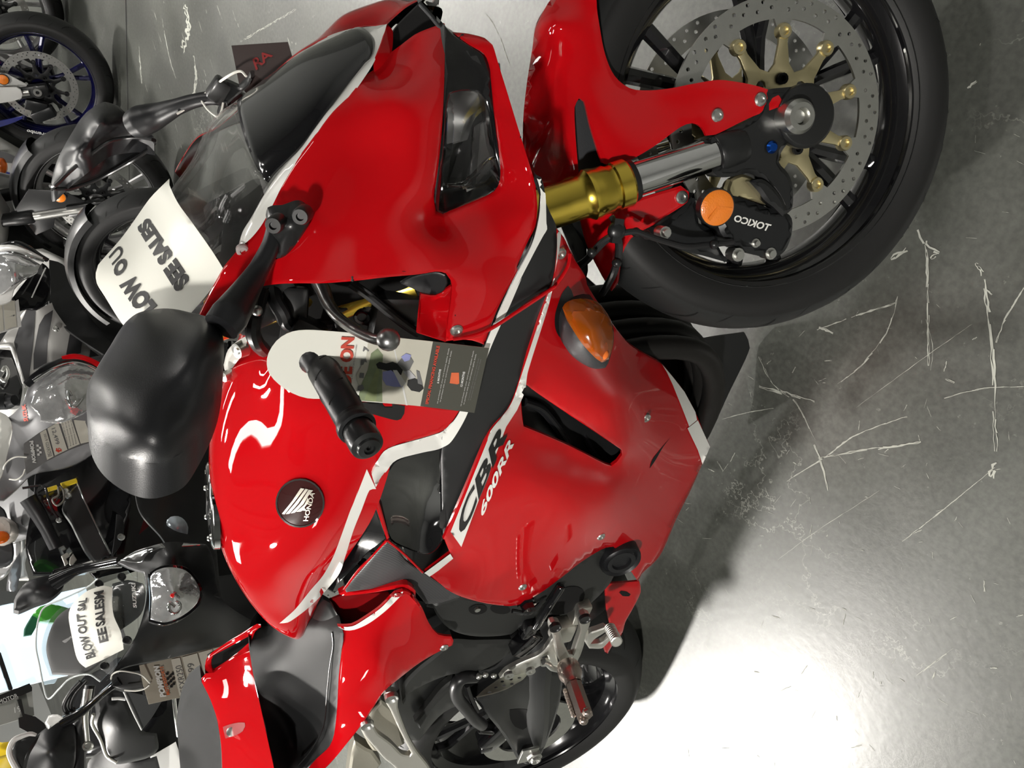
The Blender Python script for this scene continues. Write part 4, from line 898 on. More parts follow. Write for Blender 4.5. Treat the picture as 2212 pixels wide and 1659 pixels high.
ml = mirror_head(mx(Z1, [(760,832,1.16),(830,800),(900,806,1.17),(965,842),(1012,895,1.175),(1040,950),(1120,1000,1.17),(1185,1030),(1228,1075,1.165),(1236,1110),(1100,1090,1.13),(980,1100),(860,1130,1.11),(720,1230),(560,1360,1.07),(440,1480),(408,1490,1.04),(402,1465),(420,1370),(460,1240,1.07),(530,1110),(620,960,1.11),(690,880)]),
  mx(Z1, [(800,980,1.192),(600,1190,1.130)]), .02)
panel('mirror_glass', FX, mx(Z1, [(408,1492,1.04),(440,1478),(560,1362,1.07),(720,1232),(860,1132,1.105),(980,1102),(1100,1092,1.125),(1215,1112,1.14),(1236,1125),(1190,1180,1.12),(1060,1270),(880,1370,1.06),(740,1440),(600,1485,1.03),(520,1502),(440,1505)]), [], mat('dark_reflection_glass', (.02,.021,.022), .22, .6, noise=(9,.1)), ml, .004, .001, 12, xf=RX, corner=80)  # dark non-mirror colour paints in the dark floor this glass reflects
P_ = [RX @ FX.at(a/3.6867, b/3.6867, -x) for a, b, x in ((404,1480,1.05),(440,1478,1.06),(560,1362,1.08),(720,1232,1.11),(860,1132,1.135),(980,1102,1.14),(1100,1092,1.15),(1215,1112,1.16),(1232,1135,1.15),(1190,1185,1.13),(1060,1275,1.11),(880,1375,1.07),(740,1445,1.05),(600,1490,1.04),(520,1505,1.04),(440,1505,1.04),(404,1480,1.05))]
mb = MB(); tube(mb, P_, .0028, 8, 3); mb.build('mirror_rim', SBLACK, ml)
chain('mirror_arm', [(500,222,.165),(460,212,.185),(420,218,.20),(380,232,.215),(350,245,.235),(325,255,.245),(305,262,.252),(288,270,.258)], [.008,.0085,.009,.011,.015,.019,.021,.018], PLASTIC)
mb = MB(); p = F.at(490, 205, .175); box(mb, p, (.03,.022,.045), Matrix.Rotation(.5, 3, 'Y')); mb.build('mirror_mount', SBLACK, bike, bevel=.004)
panel('mirror_mount', F, Z1([(1745,645,.175),(1820,660),(1910,700,.16),(1980,640),(2000,600,.15),(1990,680),(1850,800,.155),(1760,905),(1735,920),(1770,810),(1715,765,.175)]), [], SBLACK, bike, .012, .002, 8)
# ---- frame, engine, rear sets, swingarm, rear wheel
panel('engine_cover', F, ZD([(925,690,-.155),(1000,660),(1100,640,-.16),(1260,665),(1400,670,-.162),(1560,600),(1800,410,-.152),(1940,330,-.14),(2010,420),(2010,530,-.13),(1960,600),(1900,660,-.14),(1830,715),(1700,742,-.150),(1560,765),(1480,800,-.155),(1400,868),(1260,885,-.158),(1150,880),(1060,855,-.158),(1000,815),(950,750)]), ZD([(1650,560,-.165),(1200,760,-.160)]), MGREY, bike, .02, .004, 13, surf='eng')
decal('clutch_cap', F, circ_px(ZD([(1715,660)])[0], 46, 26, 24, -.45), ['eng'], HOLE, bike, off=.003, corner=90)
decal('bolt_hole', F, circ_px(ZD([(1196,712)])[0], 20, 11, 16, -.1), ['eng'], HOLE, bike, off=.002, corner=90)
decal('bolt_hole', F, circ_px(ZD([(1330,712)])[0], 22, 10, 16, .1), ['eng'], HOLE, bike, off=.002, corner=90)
p = cast(F, *ZD([(1190,707)])[0], ['eng'], .003); mb = MB(); lathe(mb, [(0,.004),(.005,.004),(.006,.0)], p, (0,-1,0), 8); mb.build('bolt', STEEL, bike)
p = F.at(*ZD([(2050,425)])[0], -.15); mb = MB(); lathe(mb, [(0,-.001),(.016,-.001),(.018,.004),(.026,.004),(.028,.0),(.031,-.002),(.036,.003),(.038,-.002),(.038,-.04)], p, (0,-1,.1), 32); mb.build('oil_cap', PLASTIC, bike)
mb = MB(); p = F.at(*ZD([(1490,690)])[0], -.17); lathe(mb, [(0,.012),(.012,.012),(.013,0),(.018,0),(.018,-.02)], p, (0,-1,0), 6); tube(mb, [p+Vector((.01,0,-.03)), p+Vector((-.005,-.01,0)), p+Vector((.0,-.006,.03))], .004, 8); mb.build('brake_switch', GBLACK, bike)
# frame rails
panel('frame_rail', F, ZD([(1050,900,-.150),(1180,905),(1400,900,-.150),(1420,960),(1300,1050,-.15),(1160,1105),(1040,1110,-.15),(900,1160),(780,1230,-.155),(750,1290),(745,1180,-.16),(830,1080),(930,1000,-.16),(1000,940)]), [], MGREY, bike, .02, .004, 13)
panel('frame_rail', F, ZD([(820,1390,-.13),(900,1290),(980,1190,-.13),(1060,1130),(1100,1130,-.13),(1020,1210),(930,1310),(850,1430)]), [], MGREY, bike, .012, .003, 12)
panel('subframe', F, ZD([(740,1180,-.12),(860,1120),(1100,1100,-.11),(1300,1060),(1450,900,-.12),(1700,780),(1750,900,-.12),(1500,1060),(1200,1250,-.10),(1000,1330),(850,1500,-.10),(700,1500,-.09),(650,1330)]), [], SBLACK, bike, .02, .003, 16)
panel('engine_block', F, ZD([(400,560,-.11),(980,680,-.10),(1400,650,-.10),(2000,350,-.09),(2100,560,-.08),(1900,760),(1500,1000,-.09),(1000,1300,-.08),(600,1300,-.07),(500,1000,-.08)]), [], SBLACK, bike, .05, 0, 20)
mb = MB(); tube(mb, [F.at(a/2.765+600, b/2.765+1059, y) for a, b, y in ((1180,1110,-.15),(1100,1120,-.155),(1065,1170,-.155),(1075,1240,-.15),(1130,1310,-.145),(1180,1370,-.14),(1220,1400,-.13))], .0125, 14, 5); mb.build('brake_line', HOSE, bike)
mb = MB(); tube(mb, [F.at(a/2.765+600, b/2.765+1059, y) for a, b, y in ((1130,1165,-.14),(1150,1230,-.14),(1190,1320,-.14))], .005, 10, 5); mb.build('brake_line', HOSE, bike)
for a, b, y in ((1240,1100,-.16),(1200,1110,-.16),(1290,1105,-.16)): mb = MB(); ball(mb, F.at(a/2.765+600, b/2.765+1059, y), .006); mb.build('line_fitting', STEEL, bike)
mb = MB(); p = F.at(*ZD([(1480,900)])[0], -.16); box(mb, p, (.06,.03,.03), Matrix.Rotation(.5, 3, 'Y')); box(mb, p+Vector((.04,0,.005)), (.04,.025,.025)); seg(mb, p+Vector((.05,-.01,.0)), p+Vector((.16,-.01,-.02)), .008); mb.build('master_cylinder', GBLACK, bike, bevel=.004)
p = F.at(*ZD([(1700,830)])[0], -.15); mb = MB(); box(mb, p, (.05,.03,.04)); box(mb, p+Vector((.05,0,-.02)), (.05,.03,.03)); mb.build('bracket', ALU, bike, bevel=.005)
# rear brake pedal bracket, heel guard, footpeg
CAST = mat('cast_aluminium', (.80,.79,.74), .42, 1, noise=(14,.06), bump=(260,.08))
rs = panel('footrest_bracket', F, ZG([(1385,370,-.20),(1392,345),(1425,335,-.203),(1462,345),(1474,375),(1470,420,-.203),(1500,520),(1535,590,-.205),(1562,590),(1590,500),(1622,400,-.200),(1612,330),(1625,285),(1658,270,-.198),(1692,285),(1700,320,-.198),(1690,370),(1660,440),(1650,510,-.20),(1620,600),(1600,640,-.212),(1590,690),(1570,750,-.22),(1520,760),(1490,720,-.215),(1470,660),(1440,600),(1425,520,-.205),(1410,450),(1390,410)]), [], CAST, bike, .010, .0016, 6)
panel('heel_plate', F, ZG([(1412,455,-.196),(1432,560),(1450,640,-.200),(1475,690),(1430,705,-.198),(1370,665),(1310,680,-.192),(1215,730),(1100,748,-.186),(1000,772,-.182),(1050,715),(1170,650,-.186),(1290,600),(1345,555,-.19),(1385,500)]), [], CAST, rs, .008, .002, 6, holes=[ZG([(1330,610),(1365,595),(1378,620),(1350,650),(1318,640)])])
mb = MB(); tube(mb, [F.at(a/3.568+800, b/3.568+1250, y) for a, b, y in ((1335,640,-.21),(1370,655,-.212),(1400,685,-.212),(1460,700,-.212))], .006, 12, 5); mb.build('heel_loop', STEEL, rs)
panel('heel_guard', F, ZG([(818,918,-.215),(880,860),(950,810),(1000,775,-.186),(1110,750),(1215,732,-.192),(1180,775),(1120,812,-.205),(1060,848),(960,885,-.215)]), [], mat('perforated_plate', (.40,.42,.36), .5, .6, noise=(30,.08)), rs, .002, 0, 7, holes=[circ_px(q, 4.6, 3.2, 10) for q in ZG([(1018,797),(1086,780),(1150,768),(970,842),(1030,828),(1092,815),(920,880)])])
for a, b in ((1065,732),(1230,700),(1340,635)): mb = MB(); lathe(mb, [(0,.002),(.004,.002),(.004,.006),(.009,.006),(.009,0)], F.at(a/3.568+800, b/3.568+1250, -.198), (0,-1,.1), 14); mb.build('bolt', STEEL, rs)
for a, b in ((1426,378),(1655,312)): mb = MB(); lathe(mb, [(0,.001),(.007,.001),(.0085,.0025),(.0105,.0025),(.0105,-.004)], F.at(a/3.568+800, b/3.568+1250, -.207), (0,-1,.1), 22); mb.build('pivot_bolt', SBLACK, rs)
panel('brake_pedal', F, ZG([(1660,500,-.19),(1690,430),(1760,400,-.195),(1815,380,-.2),(1835,395),(1825,410),(1740,465),(1700,510),(1780,500,-.19),(1850,450),(1860,470),(1790,540,-.185),(1690,545)]), [], CAST, rs, .01, .002, 6)
p0 = F.at(*ZG([(1842,372)])[0], -.215); p1 = F.at(*ZG([(1900,490)])[0], -.255)
mb = MB(); seg(mb, p0, p1, .0085, .0085, 16); d_ = (p1-p0); 
for k in range(9): lathe(mb, [(.0085,0),(.0105,.001),(.0105,.0025),(.0085,.0035)], p0+d_*(k/9+.03), d_, 16)
mb.build('pedal_pad', CAST, rs)
ph = F.at(*ZG([(1530,700)])[0], -.232); pe = F.at(*ZG([(1655,1060)])[0], -.325)
mb = MB(); d_ = (pe-ph).normalized(); L_ = (pe-ph).length; lathe(mb, [(0,-.012),(.018,-.012),(.021,-.004),(.021,.012),(.016,.02),(.015,.03)], ph, d_, 16, 0)
lathe(mb, [(.0145,.028),(.0145,L_),(.0,L_)], ph, d_, 8)
for k in range(9):
    for sx in (-1, 1): u = d_.orthogonal().normalized(); w = d_.cross(u); ball(mb, ph+d_*(.036+k*(L_-.04)/9)+w*.0115*sx-Vector((0,0,-1))*.008, .0048, n=8)
for sx in (-1, 1): ball(mb, pe+d_.cross(Vector((0,0,1))).normalized()*.011*sx, .0085, n=10)
mb.build('footpeg', mat('footpeg_alloy', (.45,.38,.34), .3, 1, noise=(30,.1), bump=(300,.2)), rs)
mb = MB(); lathe(mb, [(0,.006),(.006,.006),(.009,.0)], ph+Vector((0,-.02,0)), (0,-1,0), 6); mb.build('bolt', STEEL, rs)
# passenger bracket
pb = panel('pillion_bracket', F, ZD([(640,1245,-.205),(648,1215),(680,1208,-.207),(712,1218),(720,1250,-.207),(718,1300),(740,1370,-.207),(780,1470),(830,1560,-.21),(900,1650),(960,1760,-.21),(760,1760,-.20),(700,1659),(640,1610,-.2),(570,1530),(520,1470,-.198),(498,1420),(510,1380),(540,1375,-.198),(565,1392),(575,1420),(600,1460,-.2),(680,1520),(740,1580,-.204),(785,1592),(800,1575,-.206),(770,1520),(720,1420),(670,1310),(650,1280)]), [], ALU, bike, .010, .0018, 6)
for a, b, y in ((680,1245,-.211),(535,1408,-.203)): mb = MB(); lathe(mb, [(0,-.001),(.006,-.001),(.0085,.001),(.011,.0022),(.0115,-.006)], F.at(a/2.765+600, b/2.765+1059, y), (0,-1,.1), 22); mb.build('bolt', STEEL, pb)
panel('subframe_casting', F, ZD([(560,1330,-.165),(620,1260,-.165),(700,1330),(760,1520,-.165),(680,1560),(560,1560,-.15),(460,1500),(440,1580),(420,1720,-.15),(560,1720),(620,1640),(540,1520),(500,1440)]), [], mat('raw_cast_alloy', (.45,.43,.36), .5, .8, noise=(12,.2), bump=(200,.2)), bike, .02, .003, 12)
# swingarm end with recess
sw = panel('swingarm', F, ZG([(800,930,-.130),(900,890),(1100,800,-.135),(1300,715,-.138),(1400,705),(1492,735,-.138),(1488,800),(1470,940,-.138),(1430,1090),(1370,1260,-.138),(1320,1370),(1290,1420,-.138),(1200,1440),(1150,1420,-.138),(1080,1300),(1000,1180,-.136),(900,1060)]), ZG([(1150,1080,-.115),(1100,1000,-.128),(1230,1050,-.128),(1280,950,-.141),(1000,1050,-.140)]), SBLACK, bike, .035, .004, 11, surf='sw')
decal('recess_shade', F, ZG([(1075,1010),(1150,1005),(1215,1010),(1240,1080),(1225,1130),(1175,1165),(1115,1140),(1080,1080)]), ['sw'], HOLE, sw)  # black decal paints the shade inside the swingarm recess
mb = MB(); ra = F.at(*ZG([(1262,1368)])[0], -.150)
lathe(mb, [(0,.008),(.005,.008),(.007,.014),(.011,.014),(.012,.006)], ra, (0,-1,0), 20); lathe(mb, [(.012,.008),(.018,.006),(.018,-.006)], ra, (0,-1,0), 6); box(mb, ra+Vector((0,.006,.012)), (.05,.006,.04))
mb.build('axle_nut', STEEL, sw, bevel=.0008)
for y in (-.12, .12): mb = MB(); tube(mb, [(.46,y*.9,.42),(.3,y,.40),(.12,y,.345),(0,y*.95,.315)], [.035,.04,.032,.03], 10, 4, flat=.6); mb.build('swingarm_beam', SBLACK, sw)
TR = [(.222,-.080),(.236,-.088),(.250,-.091),(.262,-.090),(.275,-.082),(.289,-.066),(.300,-.048),(.309,-.028),(.314,-.012),(.315,0)]
rw = wheel(bike, 'rear_wheel', RA, .078, None, RIMB, spokes=6)
tyre('tyre', rw, RA, TR, None, sgn=-1)
o_, h_ = disc_outlines((0,.315), .085, .110, 6, .3, .078, .08)
mb = MB(); plate(mb, [(a*.7+0, (b-.315)*.7+.315) for a, b in ngon(0,.315,.158,64)], [[(a, b) for a, b in ngon(0,.315,.075,32)]], .005, Matrix.Translation((0,-.095,0))); mb.build('brake_disc', STEEL, rw)
mb = MB(); box(mb, (.05,-.105,.415), (.07,.04,.05), Matrix.Rotation(.5,3,'Y')); box(mb, (.02,-.11,.43), (.03,.03,.03)); seg(mb, (.08,-.12,.43), (.10,-.12,.47), .006); mb.build('rear_caliper', GBLACK, bike, bevel=.006)
# red lower tail of the belly, engine mass, radiator, header pipes
panel('belly_tail', F, ZD([(1955,565,-.125),(2080,555),(2162,548,-.112),(2172,610),(2130,700,-.11),(2080,790),(2060,860,-.108),(2010,920),(1972,980,-.108),(1955,970),(1944,930,-.115),(1975,900),(1990,840,-.12),(1965,720)]), [], RED, bike, .004, .002, 10, mirror=True, surf='bt', lining=SBLACK)
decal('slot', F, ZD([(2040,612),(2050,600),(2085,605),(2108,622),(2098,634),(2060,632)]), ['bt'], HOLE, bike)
mb = MB(); box(mb, (.72,0,.50), (.42,.24,.34)); box(mb, (.80,0,.42), (.2,.14,.2)); box(mb, (.55,0,.30), (.35,.14,.12)); mb.build('engine', SBLACK, bike, bevel=.03)
mb = MB(); box(mb, (1.02,0,.55), (.04,.30,.26), Matrix.Rotation(.25,3,'Y')); mb.build('radiator', mat('radiator_black', (.02,.02,.02), .6, bump=(800,.4)), bike)
mb = MB()
for y in (-.07, -.02, .03, .08): tube(mb, [(.97,y,.50),(1.03,y,.42),(1.02,y*.9,.28),(.90,y*.6,.19),(.70,y*.3,.17)], .019, 12, 5)
mb.build('exhaust_header', mat('dark_header', (.012,.011,.010), .5, .3, noise=(10,.3)), bike)
panel('belly_inner', F, ZC([(1250,430,.05),(1500,440),(1700,370,.07),(1960,330,.08),(1990,420),(1860,700,.06),(1770,900,.05),(1600,700,.04),(1450,560,.04)]), [], SBLACK, bike, .004, 0, 16)
mb = MB(); tube(mb, [(.55,.14,.22),(.52,.22,.10),(.50,.30,-.06)], .011, 10, 3); mb.build('side_stand', SBLACK, bike)
# ================================================================== papers and tags on the red bike
def top(o, M, label, cat_, group=None): o.matrix_world = M; return tag(o, label, cat_, group)
sg = panel('sale_sign', F, ZI([(366,386,.108),(352,400),(323,430,.098),(266,510,.055),(212,573,.018),(207,590,0),(209,612,-.01),(226,640),(270,707,-.092),(330,760,-.13),(421,667,-.158),(486,587,-.158),(460,545),(420,488,-.128),(385,440),(366,400,.0)]), ZI([(320,540,-.055),(380,560,-.105),(300,620,-.08),(260,590,-.045),(350,650,-.125)]), PAPER, None, .0008, 0, 12, surf='sign', corner=60)
top(sg, MBK, 'white paper sale sign with bold black letters taped over the red bike windscreen', 'sign')
lettering('printed_line', F, 'SEE SALES', Z2([(1515,750),(1180,250),(1085,335),(1408,862)]), ['sign'], INK, sg, bold=.065)
lettering('printed_line', F, 'LOW', Z2([(1250,958),(1052,690),(945,800),(1120,1060)]), ['sign'], INK, sg, bold=.065)
lettering('printed_line', F, 'O', Z2([(1028,640),(985,560),(890,660),(930,750)]), ['sign'], INK, sg, bold=.065)
lettering('printed_line', F, 'U', Z2([(990,540),(955,465),(865,570),(895,640)]), ['sign'], INK, sg, bold=.02)
# hang card on the handgrip
hole = ZB([(745+66*math.cos(k*PI/8), 645+66*math.sin(k*PI/8)) for k in range(16)])
card_o = ZB([(487,655),(497,590),(545,515),(610,470),(680,452),(760,450),(1000,468),(1400,510),(1815,558),(1770,755),(1727,946),(1400,905),(1000,872),(850,862),(730,858),(640,828),(560,775),(505,715)])
cd_ = panel('hang_card', FS, card_o, [], PAPER, None, .0006, 0, 14, Y=-.222, holes=[hole], surf='card', xf=None, corner=40)
cd_.matrix_world = MBK @ SM
tag(cd_, 'white hang card with a road rider photo hooked over the red bike handgrip', 'hang card')
FC = FS
def cdec(n, pts, m, off=.0012): return decal(n, FS, ZB(pts), [], m, cd_, off=off, round_=False, step=40, Y=-.2222-off*.6)
GRASS = mat('print_green', (.22,.27,.15), .6, noise=(60,.5)); ROAD = mat('print_road', (.60,.58,.49), .6, noise=(25,.15)); DK = mat('print_dark', (.06,.06,.045), .55, noise=(40,.05)); REDI = mat('print_red', (.62,.06,.03), .6); GRI = mat('print_grey', (.17,.17,.17), .6)
BLI = mat('print_blue', (.30,.32,.62), .6, noise=(60,.2)); WHI = mat('print_white', (.72,.72,.70), .6)
cdec('photo_print', [(1095,500),(1130,482),(1480,519),(1405,905),(1060,873),(1020,720),(1080,620)], ROAD)
cdec('photo_print', [(1110,590),(1150,560),(1182,600),(1175,720),(1178,880),(1030,872),(1050,780),(1090,690)], GRASS, .0016)
cdec('photo_print', [(1070,865),(1120,740),(1150,660),(1160,700),(1150,760),(1140,878)], mat('print_leaf', (.25,.30,.14), .6, noise=(80,.4)), .002)
cdec('dark_panel', [(1480,519),(1815,558),(1770,755),(1727,946),(1405,905)], DK)
cdec('photo_line', [(1245,560),(1252,560),(1330,900),(1318,900)], WHI, .002)
# rider on the photo print: plain dark and pale shapes
cdec('rider_print', [(1140,655),(1160,640),(1200,650),(1240,640),(1275,655),(1300,690),(1290,720),(1240,700),(1190,690),(1150,680)], INK, .0022)
cdec('rider_print', [(1180,700),(1230,690),(1290,740),(1300,790),(1250,790),(1200,780),(1180,745)], BLI, .0024)
cdec('rider_print', [(1265,650),(1300,612),(1340,600),(1365,640),(1345,680),(1330,700),(1300,690)], GRI, .0024)
cdec('rider_print', [(1330,750),(1370,738),(1410,760),(1425,800),(1400,822),(1350,812),(1325,780)], INK, .0024)
cdec('rider_print', [(1300,700),(1340,690),(1380,735),(1340,745)], mat('print_silver', (.45,.45,.47), .6, noise=(60,.3)), .0026)
cdec('rider_print', [(1290,610),(1320,590),(1350,600),(1340,630),(1310,640)], BLI, .0027)
cdec('rider_print', [(1240,690),(1265,690),(1320,770),(1290,790)], WHI, .0027)
cdec('rider_print', [(1380,690),(1400,700),(1420,780),(1390,770)], GRI, .0027)
cl = lambda n, t, q, m, **k: lettering(n, FS, t, ZB(q), [], m, cd_, Y=-.2240, **k)
cl('card_lettering', 'RIDE ON', [(988,866),(1012,495),(932,492),(908,866)], REDI, bold=.04)
cl('card_lettering', 'WITH THE POWERSPORTS CREDIT CARD', [(992,800),(1027,540),(1018,540),(983,800)], GRI)
cl('card_lettering', 'SPECIAL FINANCING AVAILABLE', [(1452,895),(1522,545),(1502,543),(1434,893)], REDI, bold=.04)
cl('card_lettering', '6 MONTHS', [(1516,770),(1530,685),(1517,683),(1503,768)], WHI, bold=.04)
cl('card_lettering', '12 MONTHS', [(1656,790),(1673,700),(1659,698),(1643,788)], WHI, bold=.04)
for x0, x1, y0, y1 in ((1505,1575,890,560),(1522,1590,880,575),(1645,1722,905,575),(1663,1736,895,595),(1690,1752,870,620),(1702,1765,870,625)):
    cl('card_lettering', 'on purchases with your card interest applies details', [(x0+6,y0),(x1+6,y1),(x1-3,y1),(x0-3,y0)], WHI if x0 < 1680 else GRI)
cdec('card_chip', [(1580,768),(1590,705),(1635,705),(1637,770),(1625,775)], mat('print_orange', (.75,.15,.05), .6, noise=(60,.1)), .002)
for q in ([(1040,735),(1045,705),(1070,708),(1066,738)], [(1048,660),(1052,628),(1080,622),(1086,645),(1072,640),(1064,658)], [(1028,812),(1034,785),(1060,775),(1070,800),(1050,815)], [(1060,575),(1066,550),(1074,556),(1100,572),(1094,580),(1078,566),(1066,580)]): cdec('card_icon', q, GRI, .002)
# string and dark poster seen past the nose
hose_pts = [(382,246,.20),(400,235,.20),(440,205,.19),(470,180,.17),(500,160,.14),(520,154,.13),(532,165,.12)]
mb = MB(); tube(mb, [F.at(a, b, y) for a, b, y in hose_pts], .0016, 6, 5); tube(mb, [F.at(a, b, y) for a, b, y in [(433,212,.19),(440,225,.18),(452,240,.165),(470,252,.15),(478,240,.15),(482,222,.155)]], .0014, 6, 5)
st = mb.build('tag_string', mat('white_string', (.75,.74,.68), .8, bump=(600,.5)), None)
top(st, MBK, 'white twisted string looped around the far mirror arm of the red bike', 'string')
po = panel('price_tag', F, ZI([(500,99,.20),(560,95),(622,91,.17),(640,150),(600,200,.13),(560,240),(516,180,.17)]), [], mat('dark_card', (.045,.032,.03), .6, noise=(9,.3)), None, .001, 0, 12, surf='ptag', round_=False)
top(po, MBK, 'dark printed tag hanging behind the red bike nose with outlined letters', 'tag')
lettering('tag_lettering', F, 'RA', [(553,152),(590,120),(575,108),(545,128)], ['ptag'], mat('tag_red', (.25,.02,.02), .6), po, bold=.02)
# ================================================================== the row of bikes behind
def bg_frame(x, y, h=-28, l=12):
    return Matrix.Translation((x, y, 0)) @ Matrix.Rotation(math.radians(h), 4, 'Z') @ Matrix.Rotation(-math.radians(l), 4, 'X') @ Matrix.Translation((-1.375, 0, 0))
def loft(mb, secs, k=3, mi=0, close=True, kx=3):
    rows = []
    for X, h in secs:
        hh = [(-y, z) for y, z in h[::-1]]+[(y, z) for y, z in h if y > 1e-6]
        rows.append(cat([(X, y, z) for y, z in hh], k))
    cols = [cat([r[j] for r in rows], kx) for j in range(len(rows[0]))]
    nr = len(cols[0]); nc = len(cols); V = [cols[j][i] for i in range(nr) for j in range(nc)]
    Fc = [(i*nc+j, i*nc+j+1, (i+1)*nc+j+1, (i+1)*nc+j) for i in range(nr-1) for j in range(nc-1)]
    if close: Fc += [tuple(range((nr-1)*nc, nr*nc)), tuple(range(nc))[::-1]]
    return mb.add(V, Fc, mi)
SILV = mat('silver_rim', (.62,.62,.62), .3, .9, noise=(6,.05)); BLUER = mat('blue_rim', (.006,.006,.06), .2, .3, 1, .05, noise=(6,.1))
PEARL = mat('pearl_white', (.62,.62,.60), .3, 0, 1, .05, noise=(4,.05)); MGR = mat('mid_grey_paint', (.16,.16,.165), .35, .3, 1, .08, noise=(5,.08)); NAVY = mat('navy_paint', (.02,.03,.22), .3, 0, 1, .05, noise=(4,.1))
GREEN = mat('green_paint', (.08,.45,.05), .3, 0, 1, .05, noise=(4,.1)); YEL = mat('yellow_paint', (.85,.62,.02), .35, 0, 1, .05, noise=(4,.05))
LENSB = mat('crystal_headlight', (.75,.77,.78), .08, .75, noise=(45,.35), bump=(60,.9))
BGS = math.radians(28)
SMB = Matrix.Translation(SP0) @ Matrix.Rotation(BGS, 4, SAX) @ Matrix.Translation(-SP0)
def sport_bike(label, x, y, rim, body, second, h=-28, full=True, carrier=SBLACK, fend=SBLACK, guard=None, nose=True, bodyw=True, forks=True):
    M = bg_frame(x, y, h); t = thing('motorcycle', label, 'motorcycle', M)
    w = wheel(t, 'front_wheel', FA, .050, SMB, rim, spokes=5)
    tyre('tyre', w, FA, TY, SMB)
    brake_disc(w, FA, -.0645, SMB, .3, STEEL, carrier)
    for s in ((-1, 1) if forks else ()):
        a = Vector((1.364, .112*s, .33)); d = Vector((-math.sin(CA), 0, math.cos(CA)))
        mb = MB(); lathe(mb, [(0,-.0),(.0215,0),(.0215,.24),(0,.24)], a, d, 20); mb.build('fork_slider', STEEL, t, xf=SMB)
        mb = MB(); lathe(mb, [(.022,.20),(.029,.21),(.029,.27),(.026,.29),(.026,.62 if bodyw else .40),(0,.62 if bodyw else .40)], a, d, 20); mb.build('fork_tube', SBLACK, t, xf=SMB)
        mb = MB(); box(mb, a+Vector((0,0,.0)), (.05,.035,.15), Matrix.Rotation(-CA, 3, 'Y')); lathe(mb, [(0,.0),(.03,.0),(.03,.03),(0,.03)], (1.375,.10*s,.298), (0,s,0), 20); mb.build('fork_foot', SBLACK, t, xf=SMB, bevel=.006)
        mb = MB(); box(mb, (1.27,.10*s,.27), (.10,.045,.05), Matrix.Rotation(.9,3,'Y')); box(mb, (1.30,.10*s,.30), (.05,.03,.09)); mb.build('brake_caliper', CALB, t, xf=SMB, bevel=.008)
    if forks: mb = MB(); lathe(mb, [(.008,.0),(.008,.006),(.017,.006),(.019,0),(.019,-.02)], (1.375,-.128,.298), (0,-1,0), 24); lathe(mb, [(0,.001),(.008,.001)], (1.375,-.128,.298), (0,-1,0), 6, mi=1); mb.build('axle_bolt', [STEEL, HOLE], t, xf=SMB)
    mb = MB(); c = (1.375,0,.298)   # fender arch
    lathe(mb, [(.285,-.070),(.305,-.062),(.318,-.03),(.320,0),(.318,.03),(.305,.062),(.285,.070)], c, (0,1,0), 28, a0=-1.05, a1=.55)
    mb.build('front_fender', fend, t, xf=SMB)
    for s in ((-1, 1) if forks else ()): mb = MB(); plate(mb, [(1.20,.50),(1.30,.58),(1.40,.54),(1.42,.42),(1.395,.34),(1.36,.35),(1.33,.44),(1.25,.44)], (), .006, Matrix.Translation((0,.118*s-.003,0))); mb.build('fork_guard', guard or fend, t, xf=SMB, bevel=.002)
    if forks: mb = MB(); lathe(mb, [(0,.008),(.018,.007),(.021,.005)], (1.395,-.126,.43), (0,-1,0), 24); lathe(mb, [(.021,.005),(.0235,.005),(.0235,-.004),(0,-.004)], (1.395,-.126,.43), (0,-1,0), 24, mi=1); mb.build('reflector', [REFLECT, SBLACK], t, xf=SMB)
    if nose:
        mb = MB(); loft(mb, [(1.50,[(0,.79),(.02,.785),(.03,.76),(.02,.74),(0,.735)]),(1.42,[(0,.87),(.06,.85),(.105,.79),(.10,.72),(.05,.68),(0,.67)]),(1.33,[(0,.94),(.09,.92),(.165,.85),(.175,.74),(.10,.66),(0,.64)]),(1.20,[(0,.98),(.12,.97),(.205,.90),(.225,.76),(.16,.64),(0,.60)]),(1.08,[(0,.94),(.13,.94),(.215,.90),(.23,.78),(.18,.66),(0,.64)])])
        mb.build('front_cowl', body, t, angle=50)
        for s in (-1, 1):
            mb = MB(); ball(mb, (1.385,.095*s,.80), .07, sc=(1.1,.85,.62), n=20); mb.build('headlight', LENSB, t)
        mb = MB(); rows = [((1.36,.95),(.10,.92)),((1.28,1.03),(.125,.97)),((1.18,1.09),(.13,1.02)),((1.10,1.13),(.10,1.08))]; V = []; nc = 14
        for (cx_, cz), (wy, wz) in rows:
            for j in range(nc+1):
                a = -PI/2+PI*j/nc; V.append(Vector((cx_-.05*(1-math.cos(a)), wy*math.sin(a), wz+(cz-wz)*math.cos(a))))
        mb.add(V, [(i*(nc+1)+j, i*(nc+1)+j+1, (i+1)*(nc+1)+j+1, (i+1)*(nc+1)+j) for i in range(3) for j in range(nc)])
        wsn = mb.build('windscreen', GLASS, t, angle=60); md = wsn.modifiers.new('s', 'SOLIDIFY'); md.thickness = .003
    if bodyw: mb = MB(); loft(mb, [(X, h_) for X, h_ in TS], kx=3); mb.build('fuel_tank', body, t, angle=50)
    for s in ((-1, 1) if bodyw else ()):
        mb = MB(); V = []; secs = [(1.22,[(.20,.82),(.215,.72),(.19,.60),(.17,.50)]),(1.08,[(.205,.84),(.232,.70),(.205,.52),(.15,.36)]),(.90,[(.20,.82),(.228,.66),(.195,.44),(.11,.20)]),(.72,[(.18,.78),(.205,.62),(.17,.40),(.09,.16)]),(.56,[(.16,.66),(.18,.56),(.14,.36),(.07,.17)])]
        R = [cat([(X, yy*s, z) for yy, z in hh], 4) for X, hh in secs]; cols = [cat([r[j] for r in R], 4) for j in range(len(R[0]))]
